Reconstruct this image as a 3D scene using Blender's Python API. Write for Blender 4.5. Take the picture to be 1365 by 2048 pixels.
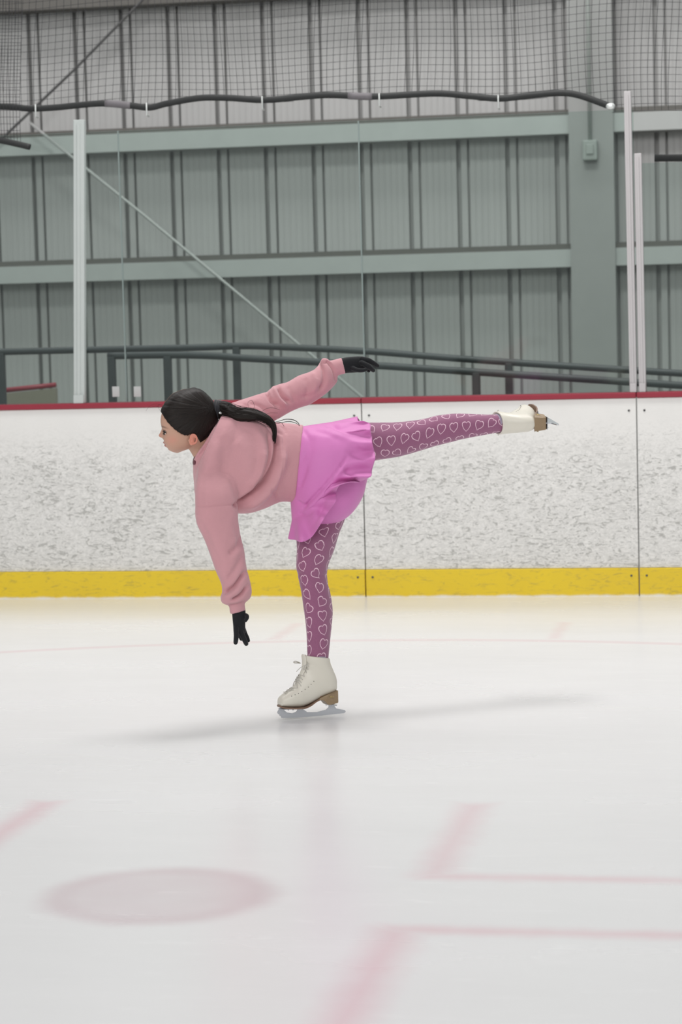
import bpy, bmesh, math, random
import numpy as np
from mathutils import Vector, Matrix
from mathutils.bvhtree import BVHTree

random.seed(7); np.random.seed(7)
for o in list(bpy.data.objects): bpy.data.objects.remove(o)
SC = bpy.context.scene
COL = SC.collection

# ------------------------------------------------------------------ camera
F = 4700.0; CX, CY = 682.5, 1024.0; H = 1.46
YAW = math.radians(10.5); PITCH = math.atan(378.0 / F); ROLL = 0.026
D0 = 8.76                                     # distance of the skater
fwd0 = Vector((-math.sin(YAW), math.cos(YAW), 0))
FWD = (fwd0 * math.cos(PITCH) + Vector((0, 0, -math.sin(PITCH)))).normalized()
R0 = FWD.cross(Vector((0, 0, 1))).normalized(); U0 = R0.cross(FWD).normalized()
# scene appears turned counter-clockwise -> camera rolled clockwise
RIGHT = (R0 * math.cos(ROLL) - U0 * math.sin(ROLL)).normalized()
UP = (U0 * math.cos(ROLL) + R0 * math.sin(ROLL)).normalized()
EYE = Vector((0, 0, H))
cd = bpy.data.cameras.new('camera'); cam = bpy.data.objects.new('camera', cd); COL.objects.link(cam)
cd.sensor_fit = 'VERTICAL'; cd.sensor_height = 36; cd.sensor_width = 24; cd.lens = 36 * F / 2048
cam.matrix_world = Matrix(((RIGHT.x, UP.x, -FWD.x, EYE.x), (RIGHT.y, UP.y, -FWD.y, EYE.y), (RIGHT.z, UP.z, -FWD.z, EYE.z), (0, 0, 0, 1)))
cd.clip_end = 200
cd.dof.use_dof = True; cd.dof.focus_distance = 8.75; cd.dof.aperture_fstop = 4.2
SC.camera = cam

# ------------------------------------------------------------------ light
w = bpy.data.worlds.new('hall_light'); SC.world = w; w.use_nodes = True
bg = w.node_tree.nodes['Background']; bg.inputs[0].default_value = (0.975, 0.985, 1.0, 1); bg.inputs[1].default_value = 0.40
def area(name, loc, sx, sy, e, col=(1, 1, 1), tilt=0):
    l = bpy.data.lights.new(name, 'AREA'); l.shape = 'RECTANGLE'; l.size = sx; l.size_y = sy; l.energy = e; l.color = col
    o = bpy.data.objects.new(name, l); COL.objects.link(o); o.location = loc; o.rotation_euler.x = tilt; return o
area('ceiling_and_fill_light', (-1.4, 10.2, 7.5), 2.2, 1.4, 270, (1, .985, .965))
area('ceiling_and_fill_light', (-1.5, -3.0, 7.0), 14, 4, 780, (1, .985, .965), math.radians(62))  # added fill behind the camera, tilted at the boards to brighten upright faces
area('ceiling_and_fill_light', (-3.5, 14.0, 8.5), 14, 1.6, 400, (1, .97, .96))  # unseen light over the walkway, added to brighten the back wall
SC.view_settings.view_transform = 'Standard'; SC.view_settings.look = 'None'
SC.view_settings.gamma = 1; SC.view_settings.use_curve_mapping = False
SC.view_settings.exposure = -0.02

# ------------------------------------------------------------------ helpers
def ray(px, py): return (FWD + RIGHT * ((px - CX) / F) + UP * ((CY - py) / F))
def at_depth(px, py, d): return EYE + ray(px, py) * d
def ground(px, py, z=0.0):
    r = ray(px, py); return EYE + r * ((z - H) / r.z)
def onY(px, py, Y):
    r = ray(px, py); return EYE + r * (Y / r.y)
def P(px, py, dd=0.0):                          # the skater's own slanted plane
    return at_depth(px, py, D0 + (px - 625) * 0.0006 + dd)
def PX(v):                                      # world -> picture
    q = v - EYE; d = q.dot(FWD); return CX + F * q.dot(RIGHT) / d, CY - F * q.dot(UP) / d
MPP = D0 / F

def link(name, me, m=None, parent=None, smooth=True):
    o = bpy.data.objects.new(name, me); COL.objects.link(o)
    if m: me.materials.clear(); me.materials.append(m)
    if smooth:
        for p in me.polygons: p.use_smooth = True
    if parent: o.parent = parent; 
    return o
def reparent(o, parent):
    o.parent = parent; o.matrix_parent_inverse = parent.matrix_world.inverted()
def mesh(verts, faces):
    me = bpy.data.meshes.new('m'); me.from_pydata([tuple(v) for v in verts], [], faces); me.update(); return me
def tag(o, label, cat, group=None, kind=None):
    o['label'] = label; o['category'] = cat
    if group: o['group'] = group
    if kind: o['kind'] = kind
    return o
def struct(o): o['kind'] = 'structure'; return o
def empty(name, loc):
    o = bpy.data.objects.new(name, None); COL.objects.link(o); o.location = loc; o.empty_display_size = .1
    o.matrix_world = Matrix.Translation(loc); return o

class MB:
    def __init__(s): s.v = []; s.f = []; s.uv = []
    def add(s, v, f):
        n = len(s.v); s.v += [Vector(a) for a in v]; s.f += [tuple(i + n for i in q) for q in f]
    def box(s, lo, hi):
        x0, y0, z0 = lo; x1, y1, z1 = hi
        s.add([(x0,y0,z0),(x1,y0,z0),(x1,y1,z0),(x0,y1,z0),(x0,y0,z1),(x1,y0,z1),(x1,y1,z1),(x0,y1,z1)],
              [(0,3,2,1),(4,5,6,7),(0,1,5,4),(1,2,6,5),(2,3,7,6),(3,0,4,7)])
    def tube(s, pts, r, n=10, closed_ends=True):
        pts = [Vector(p) for p in pts]; rr = r if isinstance(r, (list, tuple, np.ndarray)) else [r] * len(pts)
        vs = []; fs = []; prev = None
        for i, p in enumerate(pts):
            t = (pts[min(i + 1, len(pts) - 1)] - pts[max(i - 1, 0)]).normalized()
            if prev is None: a = t.orthogonal().normalized()
            else: a = (prev - t * prev.dot(t)).normalized()
            prev = a; b = t.cross(a)
            for k in range(n):
                an = 2 * math.pi * k / n; vs.append(p + (a * math.cos(an) + b * math.sin(an)) * rr[i])
        m = len(pts)
        for i in range(m - 1):
            for k in range(n):
                k2 = (k + 1) % n; fs.append((i*n+k, i*n+k2, (i+1)*n+k2, (i+1)*n+k))
        if closed_ends:
            fs.append(tuple(range(n))[::-1]); fs.append(tuple((m-1)*n + k for k in range(n)))
        s.add(vs, fs)
    def capsule(s, pts, r, n=12):               # tube with round ends
        pts = [Vector(p) for p in pts]; rr = list(r) if isinstance(r, (list, tuple, np.ndarray)) else [r] * len(pts)
        t0 = (pts[0] - pts[1]).normalized(); t1 = (pts[-1] - pts[-2]).normalized()
        A = [pts[0] + t0 * rr[0] * math.sin(a) for a in (1.35, 1.0, .55)]; RA = [rr[0] * math.cos(a) for a in (1.35, 1.0, .55)]
        B = [pts[-1] + t1 * rr[-1] * math.sin(a) for a in (.55, 1.0, 1.35)]; RB = [rr[-1] * math.cos(a) for a in (.55, 1.0, 1.35)]
        s.tube(A + pts + B, RA + rr + RB, n)
    def build(s, name, m, parent=None, smooth=True, bevel=0):
        me = mesh(s.v, s.f)
        bm = bmesh.new(); bm.from_mesh(me); bmesh.ops.recalc_face_normals(bm, faces=bm.faces); bm.to_mesh(me); bm.free()
        o = link(name, me, m, None, smooth)
        if bevel:
            b = o.modifiers.new('bevel', 'BEVEL'); b.width = bevel; b.segments = 2; b.limit_method = 'ANGLE'
        if parent: reparent(o, parent)
        return o

def crom(pts, n, closed=False):                 # Catmull-Rom through rows of numbers
    a = np.array(pts, float); m = len(a); out = []
    segs = m if closed else m - 1
    ts = np.linspace(0, segs, n, endpoint=not closed)
    for t in ts:
        i = min(int(t), segs - 1); u = t - i
        g = (lambda k: a[k % m]) if closed else (lambda k: a[min(max(k, 0), m - 1)])
        p0, p1, p2, p3 = g(i-1), g(i), g(i+1), g(i+2)
        if not closed:
            if i == 0: p0 = 2 * p1 - p2
            if i == segs - 1: p3 = 2 * p2 - p1
        out.append(.5 * ((2*p1) + (-p0+p2)*u + (2*p0-5*p1+4*p2-p3)*u*u + (-p0+3*p1-3*p2+p3)*u**3))
    return np.array(out)
def spow(c, e): return math.copysign(abs(c) ** e, c)
DV = Vector((FWD.x, FWD.y, 0)).normalized()
def loft(st, n=40, k=32, inset=0.0, end_inset=True):
    """rows: Ax,Ay,Bx,By (outline pair in the skater's plane), depth offset m, half depth px, exponent"""
    S = crom(st, n); V = []; rows = []
    for r in S:
        A = P(r[0], r[1], r[4]); B = P(r[2], r[3], r[4])
        C = (A + B) * .5; h = (A - B) * .5
        L = h.length; h = h * (max(L - inset * MPP, .2 * L) / L)
        d = DV * max(r[5] - inset, 1.5) * MPP
        e = 2.0 / r[6]; row = []
        for j in range(k):
            t = 2 * math.pi * j / k + math.pi / 2       # seam on the far side
            row.append(C + h * spow(math.cos(t), e) + d * spow(math.sin(t), e))
        rows.append(row); V += row
    Fc = []
    for i in range(n - 1):
        for j in range(k):
            j2 = (j + 1) % k; Fc.append((i*k+j, i*k+j2, (i+1)*k+j2, (i+1)*k+j))
    Fc.append(tuple(range(k))[::-1]); Fc.append(tuple((n-1)*k+j for j in range(k)))
    return V, Fc, rows
def remesh(mb, voxel, smooth_it=2):
    me = mesh(mb.v, mb.f); bm = bmesh.new(); bm.from_mesh(me)
    bmesh.ops.recalc_face_normals(bm, faces=bm.faces); bm.to_mesh(me); bm.free()
    o = bpy.data.objects.new('tmp', me); COL.objects.link(o)
    r = o.modifiers.new('r', 'REMESH'); r.mode = 'VOXEL'; r.voxel_size = voxel
    if smooth_it:
        s = o.modifiers.new('s', 'SMOOTH'); s.factor = .5; s.iterations = smooth_it
    dg = bpy.context.evaluated_depsgraph_get(); dg.update()
    out = bpy.data.meshes.new_from_object(o.evaluated_get(dg)); bpy.data.objects.remove(o); return out

# ------------------------------------------------------------------ materials
def mat(name, c, rough=.6, metal=0, spec=.5, sheen=0):
    m = bpy.data.materials.new(name); m.use_nodes = True; b = m.node_tree.nodes['Principled BSDF']
    b.inputs['Base Color'].default_value = (*c, 1); b.inputs['Roughness'].default_value = rough; b.inputs['Metallic'].default_value = metal
    b.inputs['Specular IOR Level'].default_value = spec
    if sheen: b.inputs['Sheen Weight'].default_value = sheen; b.inputs['Sheen Roughness'].default_value = .5
    return m
class NT:
    def __init__(s, m): s.t = m.node_tree; s.b = s.t.nodes['Principled BSDF']
    def n(s, ty, **kw):
        x = s.t.nodes.new(ty)
        for k, v in kw.items(): setattr(x, k, v)
        return x
    def l(s, a, b): s.t.links.new(a, b)
    def val(s, sock, v):
        if hasattr(v, 'links'): s.l(v, sock)
        else: sock.default_value = v
    def m(s, op, a, b=0.0, c=0.0, clamp=False):
        x = s.n('ShaderNodeMath', operation=op, use_clamp=clamp)
        s.val(x.inputs[0], a); s.val(x.inputs[1], b); s.val(x.inputs[2], c); return x.outputs[0]
    def mix(s, f, a, b):
        x = s.n('ShaderNodeMix', data_type='RGBA')
        s.val(x.inputs[0], f)
        for sock, v in ((x.inputs[6], a), (x.inputs[7], b)):
            if isinstance(v, tuple): sock.default_value = (*v, 1)
            else: s.l(v, sock)
        return x.outputs[2]
    def noise(s, scale, detail=3, rough=.5, vec=None, dist=0):
        x = s.n('ShaderNodeTexNoise'); x.inputs['Scale'].default_value = scale; x.inputs['Detail'].default_value = detail
        x.inputs['Roughness'].default_value = rough; x.inputs['Distortion'].default_value = dist
        if vec is not None: s.l(vec, x.inputs['Vector'])
        return x.outputs['Fac']
    def mapv(s, vec, scale, loc=(0,0,0), rot=(0,0,0)):
        x = s.n('ShaderNodeMapping'); x.inputs['Scale'].default_value = scale; x.inputs['Location'].default_value = loc; x.inputs['Rotation'].default_value = rot
        s.l(vec, x.inputs['Vector']); return x.outputs[0]
    def ramp(s, v, lo, hi):
        x = s.n('ShaderNodeMapRange', interpolation_type='SMOOTHSTEP'); s.val(x.inputs[0], v)
        x.inputs[1].default_value = lo; x.inputs[2].default_value = hi; return x.outputs[0]
    def geo(s): return s.n('ShaderNodeNewGeometry').outputs['Position']
    def xyz(s, v):
        x = s.n('ShaderNodeSeparateXYZ'); s.l(v, x.inputs[0]); return x.outputs
    def bump(s, h, strength, dist):
        x = s.n('ShaderNodeBump'); x.inputs['Strength'].default_value = strength; x.inputs['Distance'].default_value = dist
        s.l(h, x.inputs['Height']); s.l(x.outputs[0], s.b.inputs['Normal'])
    def color(s, c): s.l(c, s.b.inputs['Base Color'])

def painted(name, c, rough=.5, var=.08, scale=6, metal=0, stretch=(1,1,1)):
    m = mat(name, c, rough, metal); t = NT(m)
    f = t.noise(scale, 4, .6, t.mapv(t.geo(), stretch))
    t.color(t.mix(f, tuple(x * (1 - var) for x in c), tuple(min(1, x * (1 + var)) for x in c)))
    t.bump(f, .15, .002); return m
M = {}
M['sheet'] = painted('wall_sheet_paint', (.44, .44, .435), .42, .08, 1.3, 0, (12, 1, .5))
M['girt'] = painted('girt_paint', (.45, .47, .46), .5, .08, 5)
M['column'] = painted('column_paint', (.33, .338, .33), .6, .08, 3)
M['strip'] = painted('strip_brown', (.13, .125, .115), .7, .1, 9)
M['rod'] = painted('rod_steel', (.46, .47, .46), .45, .1, 20, .3)
M['darkrod'] = painted('rod_dark', (.10, .10, .10), .5, .1, 20, .3)
M['post'] = painted('stanchion_white', (.52, .56, .545), .35, .05, 9)
M['post2'] = painted('stanchion_pinkish', (.52, .50, .505), .4, .05, 9)
M['rail'] = painted('rail_dark_grey', (.055, .06, .065), .45, .2, 8)
M['tube'] = painted('foam_tube_black', (.018, .020, .020), .6, .25, 25)
M['tape'] = painted('tape_grey', (.16, .15, .16), .6, .1, 25)
M['net'] = mat('net_cord', (.035, .035, .04), .8)
M['clip'] = mat('clip_metal', (.75, .78, .76), .3, .6)
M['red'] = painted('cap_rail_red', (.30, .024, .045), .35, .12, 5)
M['paper'] = mat('paper_white', (.52, .54, .53), .7)
M['tan'] = painted('tan_reflection', (.32, .29, .23), .6, .1, 4)
M['box'] = painted('box_grey', (.33, .36, .34), .5, .1, 20)

def glass_mat():
    m = bpy.data.materials.new('rink_glass'); m.use_nodes = True; t = m.node_tree; t.nodes.clear()
    o = t.nodes.new('ShaderNodeOutputMaterial'); tr = t.nodes.new('ShaderNodeBsdfTransparent'); g = t.nodes.new('ShaderNodeBsdfGlossy')
    tr.inputs[0].default_value = (.865, .915, .895, 1); g.inputs[0].default_value = (.9, .95, .95, 1); g.inputs['Roughness'].default_value = .05
    fr = t.nodes.new('ShaderNodeFresnel'); fr.inputs[0].default_value = 1.5
    mx = t.nodes.new('ShaderNodeMixShader'); t.links.new(fr.outputs[0], mx.inputs[0]); t.links.new(tr.outputs[0], mx.inputs[1]); t.links.new(g.outputs[0], mx.inputs[2])
    t.links.new(mx.outputs[0], o.inputs[0]); return m
M['glass'] = glass_mat()

def board_mat():
    m = mat('board_white_scuffed', (.8, .8, .78), .4); t = NT(m); g = t.geo(); x, y, z = t.xyz(g)
    grad = t.ramp(z, 1.02, .62)                               # more puck marks low down
    big = t.noise(2.2, 3, .6, t.mapv(g, (1, 0, 1.4)))
    a = t.noise(19, 5, .68, t.mapv(g, (.8, 0, 2.0), (0, 0, 0), (0, .5, 0)), 1.8)
    b = t.noise(17, 5, .68, t.mapv(g, (.8, 0, 2.2), (3, 0, 5), (0, -.6, 0)), 2.4)
    d = t.m('ADD', t.m('MULTIPLY', grad, .085), t.m('MULTIPLY', big, .07))
    ma = t.ramp(t.m('ADD', a, d), .665, .735); mb_ = t.ramp(t.m('ADD', b, d), .675, .745)
    marks = t.m('MAXIMUM', ma, mb_)
    soft = t.m('MULTIPLY', t.ramp(t.m('ADD', t.noise(34, 4, .7, t.mapv(g, (1, 0, 1.6), (9, 0, 2)), 1.5), d), .52, .70), .22)
    marks = t.m('MULTIPLY', t.m('MAXIMUM', t.m('MULTIPLY', marks, .62), soft), t.ramp(z, .99, .72))
    low = t.noise(40, 3, .6, t.mapv(g, (.25, 0, 3)))
    lo2 = t.m('MULTIPLY', t.ramp(low, .52, .66), t.m('MULTIPLY', t.ramp(z, .30, .18), .5))
    f = t.m('MAXIMUM', marks, lo2)
    base = t.mix(t.noise(5, 3, .6, g), (.85, .84, .815), (.78, .77, .745))
    t.color(t.mix(f, base, (.22, .22, .20))); t.bump(a, .25, .004); return m
M['board'] = board_mat()
def kick_mat():
    m = mat('kickplate_yellow', (.75, .5, .02), .4); t = NT(m); g = t.geo(); x, y, z = t.xyz(g)
    s = t.ramp(t.noise(28, 4, .65, t.mapv(g, (.5, 0, 1.8)), 1.2), .52, .72)
    c = t.mix(t.noise(3, 3, .6, g), (.86, .63, .020), (.74, .52, .03))
    c = t.mix(t.m('MULTIPLY', s, .45), c, (.32, .24, .07))
    snow = t.ramp(t.m('ADD', z, t.m('MULTIPLY', t.noise(9, 4, .6, t.mapv(g, (1, 0, 0))), .03)), .030, .012)
    t.color(t.mix(snow, c, (.82, .80, .74))); t.bump(s, .2, .003); return m
M['kick'] = kick_mat()

# ------------------------------------------------------------------ the ice
YB = onY(0, 0, 1).y and ground(728, 1194).y       # plane of the boards' face
YW = YB + 4.3                                     # plane of the hall's wall
print('board plane', YB, 'top z', onY(728, 797, YB).z, 'wall', YW)
def ice_mat():
    m = mat('ice', (.8, .8, .8), .2, 0, .5); t = NT(m); g = t.geo(); x, y, z = t.xyz(g)
    n1 = t.noise(1.1, 4, .6, t.mapv(g, (.6, 1.6, 1))); n2 = t.noise(14, 4, .65, t.mapv(g, (.35, 2.2, 1), (0,0,0), (0,0,.1)), .6)
    base = t.mix(n1, (.735, .735, .738), (.775, .775, .778))
    base = t.mix(t.m('MULTIPLY', t.ramp(n2, .60, .74), .35), base, (.90, .90, .90))
    paint = None
    jit = t.m('MULTIPLY', t.m('SUBTRACT', t.noise(9, 3, .6, g), .5), .05)
    def put(v):
        nonlocal paint
        paint = v if paint is None else t.m('MAXIMUM', paint, v)
    def bar(p0, p1, wid, soft=.035, k=.5):                 # a painted line from p0 to p1
        d = (p1 - p0); L = d.length; d = d / L; nx, ny = -d.y, d.x
        rx = t.m('SUBTRACT', x, p0.x); ry = t.m('SUBTRACT', y, p0.y)
        al = t.m('ADD', t.m('MULTIPLY', rx, d.x), t.m('MULTIPLY', ry, d.y))
        ac = t.m('ABSOLUTE', t.m('ADD', t.m('MULTIPLY', rx, nx), t.m('MULTIPLY', ry, ny)))
        da = t.m('SUBTRACT', t.m('ABSOLUTE', t.m('SUBTRACT', al, L / 2)), L / 2)
        dd = t.m('MAXIMUM', da, t.m('SUBTRACT', ac, wid / 2))
        put(t.m('MULTIPLY', t.ramp(t.m('ADD', dd, jit), soft, -soft), k))
    px_ = Vector((1, 0, 0))
    c1 = ground(842, 1752); bar(c1, c1 + px_ * 1.22, .06, .045, .33)
    bar(c1 + Vector((.03, 0, 0)), Vector((c1.x + .03, ground(925, 1608).y, 0)), .08, .06, .33)
    c2 = ground(772, 1858); bar(c2, c2 + px_ * 1.22, .06, .05, .38)
    bar(c2 + Vector((.03, 0, 0)), Vector((c2.x + .03, c2.y - .95, 0)), .09, .07, .40)
    c3 = ground(95, 1603); bar(c3, Vector((c3.x, c3.y - .95, 0)), .08, .055, .38)
    bar(Vector((c3.x, c3.y - .95, 0)), Vector((c3.x - 1.2, c3.y - .95, 0)), .06, .05, .3)
    # hash marks by the boards
    for (a, b) in (((548, 1279), (600, 1246)), ((1108, 1278), (1150, 1244))):
        p = ground(*a); q = ground(*b); bar(p, Vector((p.x, q.y, 0)), .055, .03, .2)
    # spot
    dc = ground(318, 1790); rr = .305
    dist = t.m('SQRT', t.m('ADD', t.m('POWER', t.m('SUBTRACT', x, dc.x), 2), t.m('POWER', t.m('SUBTRACT', y, dc.y), 2)))
    rim = t.m('MULTIPLY', t.ramp(t.m('ABSOLUTE', t.m('SUBTRACT', dist, .26)), .07, .0), .09)
    fill = t.m('MULTIPLY', t.ramp(t.m('ADD', dist, jit), rr + .05, rr - .05), t.m('ADD', .24, t.m('MULTIPLY', t.noise(5, 2, .5, g), .2)))
    spot = t.m('ADD', fill, rim)
    # big circle
    R = (ground(700, 1281) - dc).length
    print('face-off circle radius', R, 'spot', dc)
    ring = t.m('MULTIPLY', t.ramp(t.m('ABSOLUTE', t.m('SUBTRACT', dist, R)), .055, .018), .22); put(ring)
    base = t.mix(spot, base, (.52, .36, .40))
    t.color(t.mix(paint, base, (.66, .27, .34)))
    rg = t.m('ADD', .19, t.m('MULTIPLY', n1, .14)); t.l(rg, t.b.inputs['Roughness'])
    t.bump(n2, .12, .002); return m
M['ice'] = ice_mat()
mb = MB(); mb.box((-18, -6, -.06), (14, YB + .02, 0)); struct(mb.build('floor', M['ice'], smooth=False))
M['concrete'] = painted('concrete', (.25, .25, .24), .8, .1, 3)
mb = MB(); mb.box((-18, YB + .02, -.06), (14, YW + .3, 0)); o = mb.build('trim_1', M['concrete'], smooth=False); struct(o)

# ------------------------------------------------------------------ wall of the hall
xr0 = onY(66, 420, YW).x; xr1 = onY(1112, 420, YW).x; SP = (xr1 - xr0) / 11.0
print('rib spacing', SP)
prof = []
for i in range(-34, 44):
    x0 = xr0 + i * SP; mm = SP / 95.0
    prof += [(x0, 0), (x0 + .5*mm, .07), (x0 + 8.5*mm, .07), (x0 + 9*mm, 0), (x0 + 21*mm, 0), (x0 + 21.3*mm, .05), (x0 + 25.7*mm, .05), (x0 + 26*mm, 0)]
    for k in (37, 49, 61, 73, 85):
        prof += [(x0 + (k-1.6)*mm, 0), (x0 + (k-.8)*mm, .0025), (x0 + (k+.8)*mm, .0025), (x0 + (k+1.6)*mm, 0)]
mb = MB(); n = len(prof)
V = [(a, YW + b, 0) for a, b in prof] + [(a, YW + b, 4.6) for a, b in prof]
mb.add(V, [(i, i+1, n+i+1, n+i) for i in range(n - 1)])
struct(mb.build('wall_back', M['sheet'], smooth=False))
xl, xr = onY(-2200, 500, YW).x, onY(3600, 500, YW).x
colx0, colx1 = onY(1143, 500, YW - .2).x, onY(1232, 500, YW - .2).x
def girt(top, bot, label):                          # Z-shaped steel girt either side of the column
    # (pictures heights at px x = 900)
    zt = onY(900, top, YW - .17).z; zb = onY(900, bot, YW - .17).z
    g = empty('wall_beam', (0, YW, zb)); tag(g, label, 'beam'); wm = M['strip'] if top < 0 else M['girt']  # topmost beam gets a darker colour for the shade it lies in
    mb = MB()
    for a, b in ((xl, colx0 + .0), (colx1, xr)):
        mb.box((a, YW - .19, zb), (b, YW - .176, zt))
    mb.build('beam_web', wm, g, False)
    mb = MB()
    for a, b in ((xl, colx0 + .0), (colx1, xr)):
        mb.box((a, YW - .1755, zt - .014), (b, YW - .001, zt)); mb.box((a, YW - .1755, zb), (b, YW - .001, zb + .014))
    mb.build('beam_flange', M['strip'] if top < 0 else M['column'], g, False)
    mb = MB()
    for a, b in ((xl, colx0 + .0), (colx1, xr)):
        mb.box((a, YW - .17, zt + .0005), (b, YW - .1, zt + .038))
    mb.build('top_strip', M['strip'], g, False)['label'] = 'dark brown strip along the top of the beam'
girt(240, 277, 'upper grey horizontal steel beam across the wall, just below the top edge of the glass')
girt(506, 541, 'middle grey horizontal steel beam on the wall, above the dark handrails')
girt(-60, -22, 'topmost horizontal steel beam on the wall, coloured dark to show its shade, behind the netting at upper left')

# column
cm = MB(); cm.box((colx0, YW - .22, 0), (colx1, YW - .205, 4.6)); cm.box(((colx0+colx1)/2 - .006, YW - .204, 0), ((colx0+colx1)/2 + .006, YW - .03, 4.6)); cm.box((colx0, YW - .029, 0), (colx1, YW - .001, 4.6))
tag(cm.build('steel_column', M['column'], smooth=False), 'wide grey steel column standing against the ribbed wall', 'column')
# box + conduit
jb = empty('junction_box', onY(1183, 320, YW - .225)); tag(jb, 'small grey electrical box mounted on the wide steel column', 'electrical box')
a, b = onY(1167, 282, YW - .225), onY(1197, 321, YW - .225)
mb = MB(); mb.box((a.x, YW - .30, b.z), (b.x, YW - .222, a.z)); mb.build('box_body', M['box'], jb, False, .008)
mb = MB(); mb.box((a.x + .025, YW - .312, b.z + .04), (b.x - .025, YW - .301, a.z - .03)); mb.build('cover', M['box'], jb, False, .004)
c = onY(1181, 282, YW - .26); mb = MB(); mb.tube([(c.x, YW - .26, c.z - .01), (c.x, YW - .26, 4.5)], .013); mb.build('conduit', M['box'], jb)
# brace rods
def rod(name, pts, r, m, label):
    mb = MB(); mb.tube([onY(px, py, YW - .27) for px, py in pts], r); tag(mb.build(name, m), label, 'brace rod')
rod('brace_rod', [(60, 246), (300, 440), (722, 792), (900, 940)], .0105, M['rod'], 'long thin steel brace rod slanting down to the right across the wall')
rod('brace_rod', [(-90, 372), (0, 281), (150, 138), (290, -5), (400, -115)], .010, M['darkrod'], 'thin steel brace rod rising to the right behind the netting at upper left')

# ------------------------------------------------------------------ handrails behind the glass
def handrail(name, Y, line, posts, r, label, pr=.022):
    g = empty(name, onY(600, 900, Y)); g.location.z = 0; g.matrix_world = Matrix.Translation(g.location); tag(g, label, 'handrail')
    pl = [onY(px, py, Y) for px, py in line]
    mb = MB(); q = crom([tuple(p) for p in pl], 60); mb.tube([Vector(a) for a in q], r, 14); mb.build('top_rail', M['rail'], g)
    for px, py in posts:
        p = onY(px, py, Y); mb = MB(); mb.box((p.x - pr, Y - pr, 0), (p.x + pr, Y + pr, p.z)); mb.build('post', M['rail'], g, False, .006)
    return g
handrail('handrail', YB + 1.25, [(-1400, 718), (-260, 712), (0, 704), (215, 699), (400, 695), (480, 692), (560, 694), (740, 703), (900, 716), (1100, 730), (1365, 747), (1600, 762), (2400, 815)],
         [(-160, 709), (2, 706), (473, 694), (1018, 726)], .020, 'dark grey upper handrail behind the glass, running the whole width', .021)
handrail('handrail', YB + 1.0, [(216, 712), (340, 710), (430, 712), (500, 717), (735, 730), (950, 744), (1150, 757), (1365, 771), (1600, 786), (2400, 838)],
         [(223, 713), (335, 712), (953, 745)], .021, 'dark grey lower handrail behind the glass, sloping down to the right', .022)
# low barrier far left: solid added for the opposite boards mirrored in the glass
g = empty('board_reflection', onY(60, 800, YB + 2.0)); g.location.z = 0; g.matrix_world = Matrix.Translation(g.location)
tag(g, 'low tan barrier of the opposite boards and red cap, modelled as a solid behind the glass at far left', 'reflection')
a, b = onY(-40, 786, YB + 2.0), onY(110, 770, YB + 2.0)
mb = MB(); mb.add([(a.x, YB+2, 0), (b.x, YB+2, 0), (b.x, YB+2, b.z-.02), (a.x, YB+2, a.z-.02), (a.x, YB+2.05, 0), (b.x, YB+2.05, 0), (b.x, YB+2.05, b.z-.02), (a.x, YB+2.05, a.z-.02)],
    [(0,1,2,3),(4,7,6,5),(0,3,7,4),(1,5,6,2),(3,2,6,7),(0,4,5,1)]); mb.build('reflected_panel', M['tan'], g, False)
mb = MB(); mb.tube([a + Vector((0,.02,0)), b + Vector((0,.02,0))], .016, 8); mb.build('reflected_cap', M['red'], g)

# ------------------------------------------------------------------ boards, glass, posts
S1, S2 = onY(728, 1000, YB).x, onY(1277, 1000, YB).x
BX0 = onY(-1700, 1000, YB).x; BX1 = onY(3000, 1000, YB).x
ZT = onY(728, 797, YB).z; ZK = onY(728, 1139, YB).z
print('seams', S1, S2, 'top', ZT, 'kick', ZK)
def board(x0, x1, label):
    g = empty('rink_board', ((x0+x1)/2, YB, 0)); tag(g, label, 'rink board', 'rink boards around the ice')
    a, b = x0 + .003, x1 - .003
    mb = MB(); mb.box((a, YB, ZK), (b, YB + .05, ZT - .026)); mb.build('board_panel', M['board'], g, False, .002)
    mb = MB(); mb.box((a, YB - .012, -.01), (b, YB + .05, ZK - .001)); mb.build('kickplate', M['kick'], g, False, .003)
    mb = MB(); mb.box((x0 + .001, YB - .012, ZT - .025), (x1 - .001, YB + .14, ZT + .004)); mb.build('cap_rail', M['red'], g, False, .006)
    for xx in (x0 + .04, x1 - .04):
        for zz in (ZT - .09, ZK - .04):
            mb = MB(); mb.tube([(xx, YB - (.0 if zz > .5 else .012) - .003, zz), (xx, YB + .01, zz)], .006, 8); mb.build('screw', M['darkrod'], g)
board(BX0, S1, 'long scuffed white rink board with red cap and yellow kickplate, left of the dark seam')
board(S1, S2, 'scuffed white rink board behind the raised leg, between the two seams')
board(S2, BX1, 'scuffed white rink board at the right edge, below the paired posts')
YG = YB + .055
def xg(px, py): return onY(px, py, YG).x
GT = onY(728, 241, YG).z
GL = onY(1330, 325, YG).z
print('glass top', GT)
def pane(x0, x1, zt, label, seam=True):
    g = empty('rink_glass', ((x0+x1)/2, YG, ZT)); tag(g, label, 'glass panel', 'glass panels on the boards')
    mb = MB(); mb.box((x0 + .004, YG, ZT + .005), (x1 - .004, YG + .012, zt)); mb.build('pane', M['glass'], g, False)
GA, GB_, GC = xg(247, 600), xg(726, 600), xg(1275, 600)
pane(BX0 + .01, GA, GT, 'clear rink glass at far left, crossed by the tall white post')
pane(GA, GB_, GT, 'clear rink glass above the skater\'s head, between the two thin joints')
pane(GB_, GC, GT, 'clear rink glass right of centre, in front of the wide column')
pane(GC, BX1, GL, 'clear lower rink glass at the right edge beyond the paired posts')
M['seal'] = mat('joint_seal', (.22, .27, .26), .4)
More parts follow.
